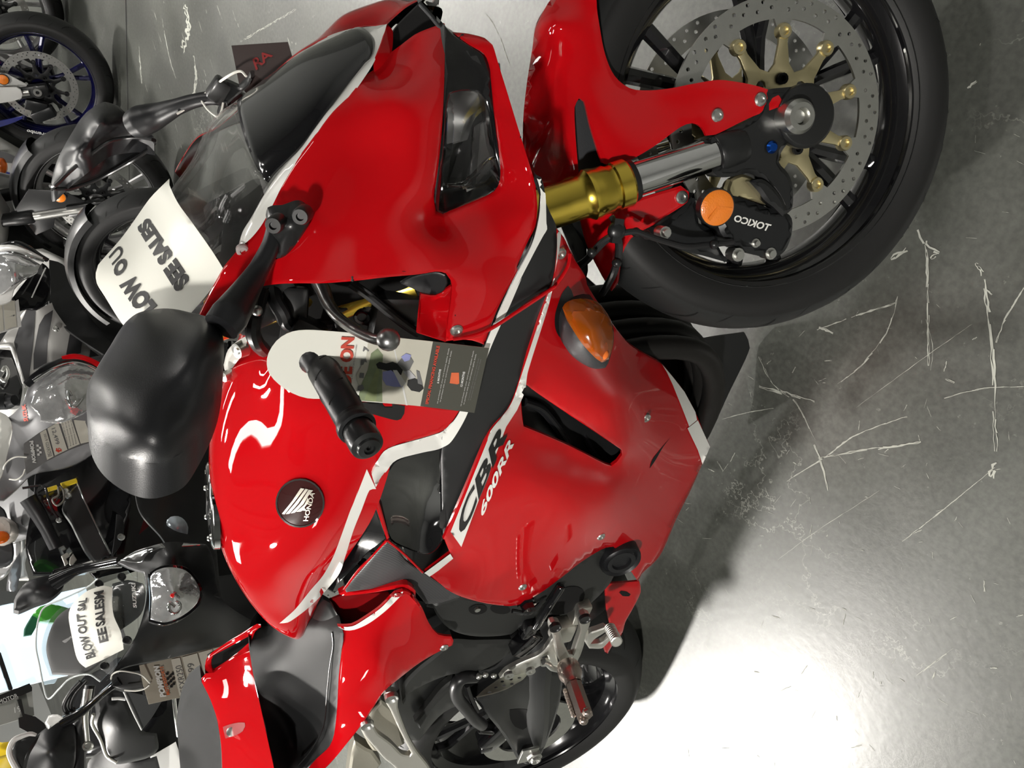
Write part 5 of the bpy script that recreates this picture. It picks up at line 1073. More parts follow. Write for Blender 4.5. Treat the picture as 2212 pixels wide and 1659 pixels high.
        nr = len(cols[0]); nc = len(cols); mb.add([cols[j][i] for i in range(nr) for j in range(nc)], [(i*nc+j, i*nc+j+1, (i+1)*nc+j+1, (i+1)*nc+j) for i in range(nr-1) for j in range(nc-1)])
        sf = mb.build('side_fairing', second, t, angle=50); md = sf.modifiers.new('s', 'SOLIDIFY'); md.thickness = .005
    mb = MB(); loft(mb, [(.50,[(0,.835),(.07,.835),(.10,.81),(.09,.78),(0,.77)]),(.35,[(0,.82),(.12,.82),(.145,.79),(.12,.76),(0,.75)]),(.2,[(0,.85),(.12,.845),(.14,.81),(.12,.77),(0,.76)])]); mb.build('rider_seat', VINYL, t, angle=60)
    mb = MB(); loft(mb, [(.45,[(0,.79),(.10,.79),(.14,.75),(.12,.70),(0,.69)]),(.20,[(0,.86),(.13,.84),(.165,.79),(.13,.73),(0,.72)]),(.0,[(0,.93),(.12,.92),(.14,.87),(.10,.82),(0,.81)]),(-.22,[(0,.96),(.07,.955),(.09,.92),(.06,.89),(0,.88)])]); mb.build('tail_cowl', body, t, angle=50)
    rw_ = wheel(t, 'rear_wheel', RA, .078, None, rim, spokes=5); tyre('tyre', rw_, RA, TR, None, sgn=-1)
    mb = MB(); box(mb, (.75,0,.45), (.5,.26,.4)); box(mb, (.3,0,.4), (.6,.22,.08)); mb.build('engine', SBLACK, t, bevel=.03)
    for s in ((-1, 1) if bodyw else ()):
        a = Vector((1.06,.14*s,.86)); b = Vector((.93,.33*s,.82))
        mb = MB(); seg(mb, a, b, .018); lathe(mb, [(.018,.0),(.024,.003),(.024,.012),(.018,.02),(0,.022)], b, b-a, 16); mb.build('handgrip', PLASTIC, t, xf=SMB)
        mb = MB(); tube(mb, [Vector((1.10,.14*s,.86)), Vector((1.06,.22*s,.855)), Vector((1.0,.33*s,.83))], [.009,.007,.006], 10, 4); ball(mb, (1.0,.33*s,.83), .010); mb.build('lever', LVM, t, xf=SMB)
        mb = MB(); tube(mb, [(1.26,.17*s,.95),(1.22,.24*s,1.0),(1.16,.29*s,1.04)], [.009,.010,.016], 12, 4); mb.build('mirror_arm', PLASTIC, t)
        mb = MB(); ball(mb, (1.13,.35*s,1.06), .1, sc=(.35,1.0,.6), n=20); mb.build('mirror', PLASTIC, t)
        mb = MB(); ball(mb, (1.19,.25*s,.62), .03, sc=(1.0,1.3,.7), n=14); mb.build('turn_signal', AMBER, t)
    return t, Frame(M)
b0, F0 = sport_bike('sport motorcycle with a silver wheel, farthest in the row, cut by the photo corner', .14, 4.20, SILV, MGR, PEARL)
b1, F1 = sport_bike('white and blue sport motorcycle with a dark blue front wheel', .04, 3.52, BLUER, NAVY, PEARL, fend=PEARL)
b2, F2 = sport_bike('sport motorcycle with a silver front wheel beside the blue wheeled one', -.16, 2.817, SILV, PEARL, PEARL, fend=SBLACK)
b3, F3 = sport_bike('white and grey sport motorcycle whose front wheel shows through the red bike windscreen', -.105, 2.14, RIMB, PEARL, PEARL, fend=SBLACK, nose=False, bodyw=False, forks=False)
bA, FA_ = sport_bike('dark grey sport motorcycle with twin clear headlights behind the black mirror', -.150, 1.574, RIMB, MGR, GBLACK, fend=SBLACK, nose=False, bodyw=False)
bB, FB = sport_bike('black sport motorcycle with a single round headlight and a sale sign on its screen', -.205, .70, RIMB, GBLACK, GBLACK, h=-22, nose=False, bodyw=False, forks=False)
# ---- traced bodywork of the nearer bikes behind (third value: distance ahead of the rear axle)
def Xf(Fr): return Frame(Fr.M @ RX)
def xp(name, Fr, z, out, ctrl, m, parent, **k):
    k.setdefault('thick', .006); k.setdefault('roll', .001); k.setdefault('step', 10); k.setdefault('corner', 60)
    return panel(name, Xf(Fr), mx(z, out), mx(z, ctrl), m, parent, xf=RX, **k)
def xd(name, Fr, z, out, surfs, m, parent, **k):
    k.setdefault('off', .003); k.setdefault('round_', False); k.setdefault('step', 10)
    return decal(name, Xf(Fr), z(out), surfs, m, parent, xf=RX, **k)
def xl(name, Fr, z, text, q, surfs, m, parent, **k):
    k.setdefault('off', .004); return lettering(name, Xf(Fr), text, z(q), surfs, m, parent, xf=RX, **k)
def xt(name, Fr, z, pts, r, m, parent, n=12, flat=1, sm=4):
    G_ = Xf(Fr); P = [RX @ G_.at(p[0], p[1], -p[2]) for p in [tuple(a)+(c,) for a, c in zip(z([q[:2] for q in pts]), [q[2] for q in pts])]]
    mb = MB(); tube(mb, P, r, n, sm, flat=flat); return mb.build(name, m, parent)
def xb(name, Fr, z, p, r, m, parent, prof=None):
    q = z([p[:2]])[0]; c = RX @ Xf(Fr).at(q[0], q[1], -p[2])
    mb = MB(); lathe(mb, prof or [(0,r*.25),(r*.5,r*.25),(r*.55,r*.5),(r*.85,r*.5),(r,r*.2),(r,-r)], c, (1,-.1,.35), 16); return mb.build(name, m, parent)
# bike B: black, single headlight, screen with sign
scb = xp('windscreen', FB, Z4, [(1020,85,1.26),(1060,130),(1150,150,1.32),(1168,250,1.33),(1130,440,1.32),(1060,650,1.25),(930,830,1.2),(800,970,1.15),(700,912,1.14),(560,945,1.10),(470,1030),(385,1108,1.02),(345,1000),(310,820,1.05),(287,700),(292,560,1.08),(315,450),(362,372,1.10),(520,305),(690,222,1.16),(780,150,1.20),(940,105)],
   [(800,550,1.29),(550,650,1.20),(1000,350,1.34)], GLASS, bB, thick=.003, surf='Bscr')
xp('screen_tint', FB, Z4, [(895,190,1.27),(1020,160),(1140,190,1.33),(1160,260,1.33),(1125,430,1.32),(960,560,1.30),(920,480),(893,380,1.30),(888,280)], [], mat('smoke_tint', (.05,.055,.055), .15, 0, 1, .03), bB, thick=.002)
xt('screen_edge', FB, Z4, [(800,970,1.15),(700,912,1.14),(560,945,1.10),(470,1030,1.06),(385,1108,1.02),(345,1000,1.03),(310,820,1.05),(287,700,1.06),(292,560,1.08),(315,450,1.09),(362,372,1.10),(520,305,1.13),(690,222,1.16),(780,150,1.20)], .0022, mat('polished_edge', (.7,.75,.75), .1, spec=.8, noise=(20,.05)), bB)
sb = xp('sale_sign', FB, N2, [(640,270,1.27),(720,210),(850,170,1.30),(920,190,1.30),(915,300,1.335),(930,420),(990,560,1.325),(1010,690,1.27),(850,770,1.24),(700,840,1.21),(650,800),(620,740,1.20),(590,600,1.245),(560,430,1.235),(575,350)], [(750,480,1.31)], PAPER, None, thick=.001, roll=0, surf='Bsign')
top(sb, FB.M, 'curved white sale sign with two lines of text on the black bike screen, lower left', 'sign')
for t_, q in (('BLOW', [(785,750),(722,572),(645,590),(705,775)]), ('OUT', [(716,556),(692,395),(622,405),(640,568)]), ('SAL', [(695,372),(715,268),(645,280),(628,380)]), ('EE', [(888,622),(862,505),(790,525),(812,642)]), ('SALESM', [(858,490),(848,205),(765,225),(782,512)])):
    xl('printed_line', FB, N2, t_, q, ['Bsign'], INK, sb, bold=.035)
xl('maker_lettering', FB, N2, 'SUZUKI', [(1117,352),(1105,150),(1070,153),(1088,350)], ['Bscr'], WHI, bB, bold=.03, off=.006)
for p in ((990,95,1.30),(805,155,1.25),(1035,615,1.31),(850,825,1.26)): xb('screen_bolt', FB, N2, p, .010, SBLACK, bB)
xp('front_cowl', FB, Z4, [(940,20,1.22),(1060,-60),(1170,-98,1.30),(1350,-143),(1520,-133,1.32),(1640,-123),(1700,0,1.25),(1760,300,1.2),(2000,480),(2120,520,1.0),(1900,640,1.05),(1700,740,1.1),(1420,780,1.1),(1100,830),(960,870,1.1),(850,960,1.1),(1060,650,1.22),(1140,440),(1170,250,1.30),(1150,100,1.28),(1020,60)], [(1380,-40,1.36),(1400,560,1.24)], SBLACK, bB, thick=.01, surf='Bcowl')
xp('side_fairing', FB, Z4, [(1300,-160,1.20),(1100,-420,1.10),(1080,-900,1.0),(1250,-1050),(1500,-1100,1.0),(1720,-900),(1720,-200,1.1),(1760,300),(1500,200)], [], SBLACK, bB, thick=.01)
xp('headlight', FB, Z4, [(1200,130,1.36),(1280,70),(1380,60,1.39),(1480,85),(1560,170,1.37),(1595,260),(1572,340,1.36),(1500,410),(1400,470,1.35),(1300,498),(1200,470,1.34),(1212,300)], [(1390,270,1.43)], LENSB, bB, thick=.01)
xp('headlight_rim', FB, Z4, [(1180,110,1.355),(1280,50),(1380,38,1.38),(1490,62),(1580,160,1.36),(1618,260),(1595,350,1.35),(1515,430),(1400,495,1.345),(1290,520),(1185,490,1.335),(1195,300)], [], GBLACK, bB, thick=.01)
xt('headlight_ring', FB, Z4, [(1395,375,1.44),(1350,345,1.44),(1350,400,1.44),(1390,430,1.44),(1430,400,1.44),(1430,350,1.44),(1400,330,1.44)], .004, CHROME, bB)
xb('headlight_dot', FB, Z4, (1372,285,1.435), .005, mat('red_dot', (.7,.02,.02), .3, noise=(9,.1)), bB)  # small red dome set on the headlight
xp('brow', FB, Z4, [(960,0,1.24),(1170,-98,1.31),(1350,-143),(1520,-133,1.33),(1640,-120),(1500,-108,1.34),(1300,-95,1.345),(1180,-50,1.33),(1120,20,1.30)], [], CHROME, bB, thick=.004)
xp('cowl_flank', FB, Z4, [(1300,780,1.12),(1340,700),(1380,520,1.2),(1490,440),(1460,560,1.2),(1420,640),(1350,780,1.12)], [], MGR, bB, thick=.004)
xp('marker_lamp', FB, Z3, [(1330,1190,1.15),(1360,1165),(1420,1160,1.16),(1470,1190),(1500,1250,1.15),(1490,1325),(1400,1330,1.14),(1335,1325)], [(1415,1250,1.19)], mat('clear_lamp', (.55,.62,.68), .15, .4, noise=(60,.2)), bB, thick=.01)
ipanel = xp('instrument_panel', FB, Z4, [(400,560,.98),(460,450),(560,380,1.0),(900,300,1.1),(1000,600),(700,880,1.05),(420,900,.98),(370,700)], [], mat('instrument_grey', (.05,.05,.05), .5, noise=(20,.2)), bB, thick=.02)
xp('side_fairing', FB, ZI, [(400,1150,.9),(480,1100),(520,1240,.8),(520,1400),(430,1420,.8),(380,1300,.9)], [], SBLACK, bB, thick=.01)
xp('inner_body', FB, Z4, [(1000,1100,.30),(1500,1020),(1700,1300,.25),(1650,1800),(900,1800,.2),(880,1500,.25)], [], SBLACK, bB, thick=.02)
# mirrors, bar, lever, tank of bike B
xp('mirror', FB, Z4, [(410,120,1.05),(240,160,1.03),(160,230),(112,320,1.0),(110,395,1.0),(150,405),(280,350,1.0),(400,305),(500,220,1.04),(520,150)], [(280,250,1.07)], PLASTIC, bB, thick=.03, roll=.004)
xt('mirror_arm', FB, Z4, [(430,180,1.06),(600,90,1.10),(760,50,1.14),(950,10,1.2)], [.022,.014,.012,.012], GBLACK, bB)
xp('mirror', FB, Z4, [(500,1290,.95),(400,1320),(300,1390,.93),(230,1490),(190,1600,.90),(180,1750),(560,1750,.9),(600,1600),(605,1400,.93),(590,1310)], [(400,1520,1.0)], PLASTIC, bB, thick=.03, roll=.004)
xt('mirror_arm', FB, Z4, [(960,960,1.1),(880,1020,1.08),(760,1120,1.03),(640,1220,.99),(500,1300,.96)], [.013,.009,.009,.012,.016], GBLACK, bB)
xp('mirror_mount', FB, Z4, [(880,920,1.1),(960,900),(1110,880,1.12),(1150,940),(1140,1020,1.1),(1000,1040),(900,1010,1.1)], [], SBLACK, bB, thick=.02)
xt('brake_lever', FB, Z4, [(700,1030,1.0),(685,1150,.99),(675,1260,.97),(685,1380,.95),(695,1480,.93)], [.012,.011,.009,.008,.008], STEEL, bB)
xb('lever_ball', FB, Z4, (695,1485,.94), .013, STEEL, bB)
xt('handgrip', FB, Z4, [(720,1000,.95),(680,1200,.93),(620,1400,.90),(610,1750,.87)], [.014,.016,.022,.022], PLASTIC, bB, n=20)
xt('brake_hose', FB, Z4, [(640,970,1.0),(560,1060,.98),(510,1160,.96),(540,1220,.95),(600,1180,.95)], .006, HOSE, bB)
xt('brake_hose', FB, Z4, [(690,960,1.0),(600,1060,.98),(560,1160,.96),(590,1210,.95)], .006, HOSE, bB)
xp('fuel_tank', FB, Z4, [(760,1120,.80),(800,1080),(900,1040,.84),(980,1035),(1000,1100,.82),(1130,1350,.72),(1250,1380),(1265,1500,.62),(1200,1560),(1050,1600,.58),(930,1615,.58),(850,1560),(800,1430,.66),(735,1310,.74),(770,1220)], [(950,1350,.76)], SBLACK, bB, thick=.02, roll=.006)
xt('tank_edge', FB, Z4, [(745,1230,.80),(735,1310,.76),(800,1430,.68),(850,1560,.60),(930,1615,.60)], .005, ALU, bB)
xp('side_cover', FB, Z4, [(985,1045,.95),(1160,1080),(1290,1125,.9),(1220,1240),(1130,1355,.85),(1060,1220)], [], mat('grey_cover', (.06,.062,.065), .4, noise=(6,.1)), bB, thick=.01)
xt('cover_edge', FB, Z4, [(985,1050,.96),(1060,1220,.91),(1128,1355,.86)], .002, WHI, bB); xt('cover_edge', FB, Z4, [(890,1108,.9),(950,1105,.9),(1000,1112,.9)], .004, WHI, bB)
xp('rider_seat', FB, Z4, [(700,1620,.4),(760,1550),(850,1500,.45),(1050,1610,.5),(1250,1560,.5),(1300,1750,.3),(700,1750,.3)], [], VINYL, bB, thick=.03, roll=.006)
xp('tail_cowl', FB, Z4, [(1200,1565,.3),(1400,1450,.35),(1450,1600),(1480,1750,.2),(1250,1750,.2)], [], WHI, bB, thick=.01)
xt('subframe_tube', FB, Z4, [(1385,1100,.75),(1400,1250,.7),(1420,1400,.62)], .006, STEEL, bB)
# price tag and string of bike B
tgm = mat('tag_tan', (.36,.33,.27), .6, noise=(14,.25))
def price_tag(Fr, z, out, key, boxes, name_, lab, m): 
    o = xp('price_tag', Fr, z, out, [], m, None, thick=.001, roll=0, surf=key, round_=False); top(o, Fr.M, lab, 'tag')
    for b_ in boxes: xd('tag_field', Fr, z, b_, [key], mat('tag_field', (.62,.60,.52), .6, noise=(30,.05)), o)
    return o
tb = price_tag(FB, Z4, [(1108,842,1.14),(1360,785),(1820,672,1.14),(1800,900),(1590,1080,1.14),(1400,1105),(1185,1152,1.14),(1140,1000)], 'Btag',
   [[(1362,795),(1432,780),(1505,1070),(1430,1085)],[(1450,778),(1570,745),(1640,1010),(1525,1062)],[(1582,742),(1690,712),(1700,900),(1640,960)],[(1700,708),(1810,680),(1800,800),(1710,860)]], 'price_tag', 'tan price tag with handwritten price 4,499, hanging beside the red bike seat', tgm)
xl('tag_lettering', FB, Z4, 'POMPION', [(1325,1090),(1265,845),(1220,850),(1275,1095)], ['Btag'], WHI, tb, bold=.05)
xl('tag_lettering', FB, Z4, 'MOTORSPORTS', [(1355,1075),(1300,850),(1272,852),(1325,1080)], ['Btag'], mat('tag_orange', (.6,.12,.03), .6), tb, bold=.02)
for i in range(6):
    for j in range(3):
        if (i+j) % 2 == 0: a0 = 1320+j*22+i*2; b0_ = 900+i*20; xd('checker', FB, Z4, [(a0,b0_),(a0+22,b0_-3),(a0+25,b0_+17),(a0+3,b0_+20)], ['Btag'], INK, tb, off=.0035)
xl('tag_lettering', FB, Z4, 'GSXR250', [(1490,1060),(1445,840),(1395,850),(1440,1072)], ['Btag'], GRI, tb)
xl('tag_lettering', FB, Z4, '$ 4,499', [(1560,1040),(1555,820),(1490,830),(1520,1050)], ['Btag'], GRI, tb)
s1 = xt('tag_string', FB, Z4, [(1195,985,1.15),(1130,920,1.16),(1050,898,1.18),(950,888,1.18),(895,915,1.15),(885,950,1.12)], .002, st.data.materials[0], None, n=6); top(s1, FB.M, 'white string looped through the tan price tag on the black bike', 'string')
xt('string_strand', FB, Z4, [(1190,1000,1.15),(1150,1030,1.14),(1080,1045,1.13),(990,1040,1.12)], .0018, st.data.materials[0], s1, n=6)
# bike A: dark grey with twin headlights, its cockpit seen from the front
ha = xp('headlight', FA_, ZI, [(66,875,1.33),(75,850),(95,820,1.34),(130,795),(165,783,1.36),(200,793),(225,805,1.36),(210,850),(190,885,1.36),(150,905),(125,912,1.34),(88,908),(86,895)], [(130,850,1.39)], LENSB, bA, thick=.01, surf='Ahl')
xt('headlight_brow', FA_, N3, [(240,1620,1.33),(330,1540,1.36),(480,1450,1.38),(640,1395,1.39),(780,1420,1.39),(900,1480,1.38)], .012, GBLACK, bA, flat=.5)
xt('headlight_brow', FA_, N3, [(560,1390,1.39),(660,1368,1.40),(760,1385,1.40),(860,1430,1.395),(920,1470,1.39)], .009, RED, bA, flat=.5)
xt('headlight_brow', FA_, N3, [(300,1590,1.37),(480,1480,1.395),(650,1430,1.40),(800,1460,1.40),(900,1510,1.39)], .006, CHROME, bA, flat=.6)
xt('lamp_ring', FA_, N1, [(640,60,1.40),(610,20,1.40),(625,130,1.40),(680,160,1.40),(740,90,1.40)], .004, CHROME, bA)
xp('front_cowl', FA_, N1, [(0,330,1.1),(120,220),(200,130,1.25),(260,-40),(360,-200,1.32),(560,-260),(900,-200,1.33),(1000,0),(1000,400,1.2),(800,600),(600,700,1.1),(300,760),(150,900,1.0),(30,1000),(-20,1000,1.0)], [], MGR, bA, thick=.01, surf='Acowl')
xp('cowl_panel', FA_, N1, [(-20,200,1.15),(50,230),(100,290,1.16),(112,380),(60,620,1.1),(20,780),(-20,860,1.08)], [], mat('pearl_silver', (.45,.45,.42), .3, .4, 1, .05, noise=(12,.1)), bA, thick=.01)
xl('maker_lettering', FA_, N1, 'SUZUKI', [(253,290),(225,130),(192,140),(213,292)], ['Acowl'], REDI, bA, bold=.03)
xp('inner_fairing', FA_, N1, [(330,700,.92),(420,650),(900,500,.98),(1100,700),(1180,1000,.9),(1000,1600),(700,1659,.8),(300,1659,.8),(230,1400),(300,1000,.9)], [], GBLACK, bA, thick=.02)
xp('side_fairing', FA_, N1, [(700,500,.80),(1200,650),(1750,650,.7),(1800,1400),(1400,1560,.7),(900,1750),(650,1400,.75)], [], GBLACK, bA, thick=.01)
xp('yoke_bracket', FA_, N1, [(560,1060,1.0),(640,900),(700,850,1.02),(790,1050),(850,1200,1.0),(990,1480),(960,1540,.98),(850,1560),(760,1440,.98),(640,1200)], [], SBLACK, bA, thick=.02, roll=.003)
xt('bracket_edge', FA_, N1, [(690,840,1.03),(735,950,1.03),(775,1040,1.025),(870,1240,1.01),(990,1480,1.0)], .0028, CHROME, bA)
xt('handgrip', FA_, N1, [(250,980,1.0),(330,1100,.99),(420,1260,.97),(500,1420,.95)], [.026,.024,.020,.020], PLASTIC, bA, n=20)
xt('fork_cap', FA_, N1, [(430,905,1.04),(510,880,1.04)], .0075, YEL, bA, sm=0); xt('preload_rod', FA_, N1, [(550,865,1.04),(685,822,1.04)], .0085, YEL, bA, sm=0)
xt('clutch_lever', FA_, N1, [(200,890,1.05),(390,870,1.05),(430,980,1.05),(470,1080,1.04),(525,1165,1.03)], .004, GBLACK, bA)
xt('cable', FA_, N1, [(520,880,1.06),(525,950,1.07),(470,990,1.07),(510,1045,1.07),(570,1000,1.07),(570,920,1.06),(540,870,1.06)], .003, mat('cable_grey', (.15,.14,.12), .4, noise=(9,.1)), bA)
xb('bolt', FA_, N1, (590,915,1.05), .009, STEEL, bA); xb('bolt', FA_, N1, (608,955,1.05), .010, STEEL, bA); xb('bolt', FA_, N1, (525,1175,1.03), .008, STEEL, bA); xb('bolt', FA_, N1, (1083,1325,1.0), .011, STEEL, bA)
xp('lower_bar', FA_, N1, [(465,1640,.95),(480,1615),(700,1565,.96),(880,1510),(990,1490,.97),(1080,1530),(1098,1590,.97),(960,1600),(700,1650,.95),(480,1665)], [], GBLACK, bA, thick=.02, roll=.002, surf='Abar')
xd('painted_bar_shine', FA_, N1, [(640,1600),(900,1510),(930,1498),(900,1528),(680,1610)], ['Abar'], WHI, bA)  # highlight on the bar painted as a white strip
xb('bar_end', FA_, N1, (950,1530,.99), .015, SBLACK, bA)
xp('emblem', FA_, N1, [(550,1500,.9),(605,1465),(628,1495,.9),(592,1520),(612,1560,.9),(582,1585)], [], ALU, bA, thick=.004, round_=False); xp('emblem', FA_, N1, [(625,1515,.9),(655,1475),(690,1530,.9),(640,1592),(622,1570)], [], ALU, bA, thick=.004, round_=False)
for q in ([(1045,1120),(1100,1150),(1110,1300),(1080,1400),(1000,1500),(1030,1300)],): xp('inner_stay', FA_, N1, [q[0]+(.95,)]+q[1:3]+[q[3]+(.93,)]+q[4:], [], mat('stay_grey', (.03,.03,.032), .5, noise=(9,.1)), bA, thick=.01)
mlog = ZI([(300,1155),(318,1100),(330,1068),(333,1110),(352,1075),(364,1050),(369,1070),(360,1110),(352,1145),(335,1150),(330,1125),(318,1140)])
decal('side_graphic', Xf(FA_), mlog, ['Acowl'], mat('dark_red_graphic', (.10,.004,.006), .4, noise=(9,.1)), bA, xf=RX, Y=-.93, off=.004, round_=False)
ta = price_tag(FA_, N1, [(213,490,1.22),(355,390),(530,290,1.22),(775,185,1.22),(765,300),(800,400,1.22),(838,470,1.22),(620,550),(420,650,1.22),(235,768,1.22),(212,600)], 'Atag',
   [[(358,395),(412,362),(480,605),(422,637)],[(425,355),(522,298),(604,545),(492,598)],[(540,290),(630,245),(715,495),(615,538)],[(645,238),(772,190),(765,300),(830,468),(722,492)]], 'price_tag', 'grey price tag reading $12,499 hanging in front of the dark grey bike headlight', mat('tag_grey', (.17,.17,.17), .5, noise=(10,.3)))
def flip(q): return [q[2], q[3], q[0], q[1]]
xl('tag_lettering', FA_, N1, 'POMPION', [(262,470),(290,660),(325,665),(298,462)], ['Atag'], WHI, ta, bold=.05)
xl('tag_lettering', FA_, N1, '2019 GSXR750', [(430,610),(390,405),(412,398),(468,600)][::-1] and [(392,405),(430,610),(468,600),(412,398)], ['Atag'], GRI, ta)
xl('tag_lettering', FA_, N1, '12,499', [(455,360),(495,505),(535,490),(495,345)], ['Atag'], GRI, ta, bold=.01)
xl('tag_lettering', FA_, N1, '$', [(490,535),(510,575),(560,560),(540,525)], ['Atag'], REDI, ta, bold=.04)
for k in range(4): xl('tag_lettering', FA_, N1, 'ask us about financing', [(552+k*24,300-k*10),(605+k*24,525-k*10),(618+k*24,520-k*10),(565+k*24,295-k*10)], ['Atag'], GRI, ta)
for i in range(5):
    for j in range(2):
        if (i+j) % 2 == 0: a0 = 325+j*20+i*2; b0_ = 500+i*20; xd('checker', FA_, N1, [(a0,b0_),(a0+20,b0_-3),(a0+23,b0_+17),(a0+3,b0_+20)], ['Atag'], WHI, ta, off=.0035)
s2 = xt('tag_string', FA_, N1, [(240,612,1.23),(150,608,1.23),(80,640,1.22),(40,690,1.21),(30,722,1.2)], .0022, st.data.materials[0], None, n=6); top(s2, FA_.M, 'white string looped through the grey price tag', 'string')
xt('string_strand', FA_, N1, [(225,720,1.22),(205,770,1.22),(150,812,1.21),(82,808,1.2)], .0022, st.data.materials[0], s2, n=6)
# bike 3: white and grey, headlight at the picture edge
xp('headlight', F3, N3, [(-60,420,1.30),(0,430),(100,430,1.34),(250,480),(365,545,1.34),(330,610),(260,650,1.33),(120,720),(20,800,1.30),(-60,820,1.28)], [(120,580,1.38)], LENSB, b3, thick=.01)
xt('headlight_brow', F3, N3, [(0,380,1.33),(140,350,1.36),(250,390,1.37),(350,460,1.37),(430,510,1.36)], .008, GBLACK, b3); xt('headlight_brow', F3, N3, [(-20,400,1.34),(120,400,1.37),(260,450,1.38),(370,505,1.37)], .012, PEARL, b3, flat=.5)
xt('headlight_brow', F3, N3, [(0,440,1.35),(140,440,1.38),(270,475,1.385),(390,510,1.37)], .006, CHROME, b3)
xp('nose_panel', F3, N3, [(-40,830,1.28),(20,800),(120,720,1.31),(230,660),(130,760,1.31),(95,870),(-40,910,1.27)], [], PEARL, b3, thick=.008)
xp('nose_cover', F3, N3, [(105,850,1.26),(260,650),(380,530,1.30),(445,590),(445,850,1.22),(330,942),(240,935,1.22),(160,960)], [], GBLACK, b3, thick=.01)
xt('cover_line', F3, N3, [(410,575,1.31),(350,700,1.29),(285,840,1.27)], .0022, WHI, b3)
xp('inner_fairing', F3, N3, [(440,500,1.1),(560,540),(680,700,1.1),(720,900),(1000,1250,1.1),(1000,1400),(480,1000,1.1)], [], SBLACK, b3, thick=.01)
xp('side_fairing', F3, N3, [(-30,1290,1.0),(60,1150),(180,1010,1.1),(240,937),(330,942,1.15),(465,885,1.15),(485,940),(600,1100,1.1),(800,1290),(960,1395,1.0),(700,1450),(400,1560,1.0),(220,1640,1.0),(140,1400),(100,1300,1.0)], [], mat('silver_white', (.36,.355,.34), .35, .2, 1, .08, noise=(5,.06)), b3, thick=.01, surf='s3')
for q in ([(125,1240),(175,1090),(240,942),(318,952),(300,1200),(262,1540),(225,1600),(150,1350)], [(350,1085),(400,1000),(475,952),(458,1060),(425,1250),(418,1430),(300,1490),(300,1350),(330,1180)], [(625,1168),(735,1240),(722,1340),(660,1352),(592,1352)], [(810,1305),(890,1362),(893,1415),(800,1372)]):
    xd('black_graphic', F3, N3, q, ['s3'], mat('graphite', (.03,.03,.032), .4, noise=(9,.1)), b3)
xb('screw', F3, N3, (497,1118,1.13), .010, STEEL, b3)
t3 = price_tag(F3, N3, [(-60,900,1.25),(165,848,1.25),(192,1100,1.25),(-60,1180,1.25)], 't3', [[(30,885),(130,862),(150,1098),(48,1128)],[(-40,905),(18,893),(35,1135),(-40,1160)]], 'price_tag', 'white card with an arrow hanging at the left photo edge', WHI)
xd('arrow', F3, N3, [(55,1018),(115,1000),(112,990),(138,996),(120,1012),(116,1004),(57,1024)], ['t3'], GRI, t3)
xt('handlebar_edge', F3, N3, [(-20,1280,1.0),(60,1270,1.02),(100,1278,1.02),(130,1350,1.0),(180,1500,.98),(215,1610,.96)], .006, WHI, b3)
xp('cockpit_cover', F3, N3, [(-40,1300,.95),(80,1290),(130,1400,.95),(200,1620),(180,1800,.92),(-40,1800,.92)], [], GBLACK, b3, thick=.01)
xt('cable_guide', F3, N3, [(20,1500,.98),(50,1460,.98),(75,1530,.98),(40,1590,.98),(0,1560,.98)], .006, STEEL, b3)
xt('turn_signal', F3, N1, [(-30,110,1.1),(60,110,1.1),(130,100,1.12)], [.03,.03,.018], PLASTIC, b3)
# bike 1 lettering and side panel, bike 1 fork guard stripes
FS1 = Frame(F1.M @ SMB)
lettering('caliper_lettering', FS1, 'brembo', Z1([(378,1062),(215,1030),(211,1056),(372,1090)]), [], WHI, b1, Y=-.165, xf=SMB, bold=.02)
panel('fork_guard_cover', FS1, Z1([(-60,700),(130,695),(165,715),(180,755),(170,785),(90,810),(-60,830)]), [], PEARL, b1, .006, .001, 8, Y=-.150, xf=SMB)
panel('fork_guard_cover', FS1, Z1([(-60,975),(90,945),(178,925),(180,945),(90,985),(-60,1030)]), [], NAVY, b1, .006, .001, 8, Y=-.150, xf=SMB)
xp('lower_fairing', F1, Z1, [(-60,1180,1.1),(60,1215),(215,1287,1.12),(222,1330),(192,1490,1.1),(150,1545),(125,1632,1.05),(60,1580),(-60,1500,1.05)], [], PEARL, b1, thick=.01, surf='f1')
for q, m_ in (([(5,1352),(85,1377),(40,1572),(-10,1530)], NAVY), ([(102,1392),(125,1400),(75,1590),(55,1580)], GRI), ([(-40,1190),(60,1217),(214,1290),(218,1325),(100,1300),(-40,1290)], MGR)): xd('stripe', F1, Z1, q, ['f1'], m_, b1)
# pearl bike parts low at the left edge, display screen, yellow machine
bC = thing('motorcycle', 'white sport motorcycle mostly out of frame at the left edge', 'motorcycle', bg_frame(-.75, 2.45, -28))
FC_ = Frame(bg_frame(-.75, 2.45, -28))
xp('side_fairing', FC_, N1, [(155,1090,1.0),(200,985),(240,1080,1.02),(212,1250),(215,1440,1.0),(290,1300),(300,1150,1.0),(355,1150),(290,1380,1.0),(225,1560),(260,1700,.95),(170,1700),(190,1400,1.0),(180,1200)], [], PEARL, bC, thick=.03, roll=.004)
xp('seat_unit', FC_, N1, [(120,1370,.95),(160,1340),(185,1400,.95),(170,1500),(60,1659),(0,1700,.9),(-40,1700),(-40,1560,.9),(60,1580),(115,1540)], [], SILV, bC, thick=.03, roll=.004)
xp('knee_panel', FC_, N1, [(80,1659,.98),(130,1540),(180,1460,1.0),(185,1600),(150,1800,.95),(90,1900),(60,1780,.95)], [], MGR, bC, thick=.02)
xp('lamp_housing', FC_, N1, [(-40,1020,1.1),(40,1080),(80,1200,1.1),(100,1330),(125,1420,1.1),(120,1520),(60,1575,1.08),(-40,1590)], [], PLASTIC, bC, thick=.03, roll=.004)
xb('turn_signal', FC_, N1, (-5,1270,1.14), .055, mat('clear_amber', (.45,.40,.36), .15, .3, noise=(30,.4)), bC)
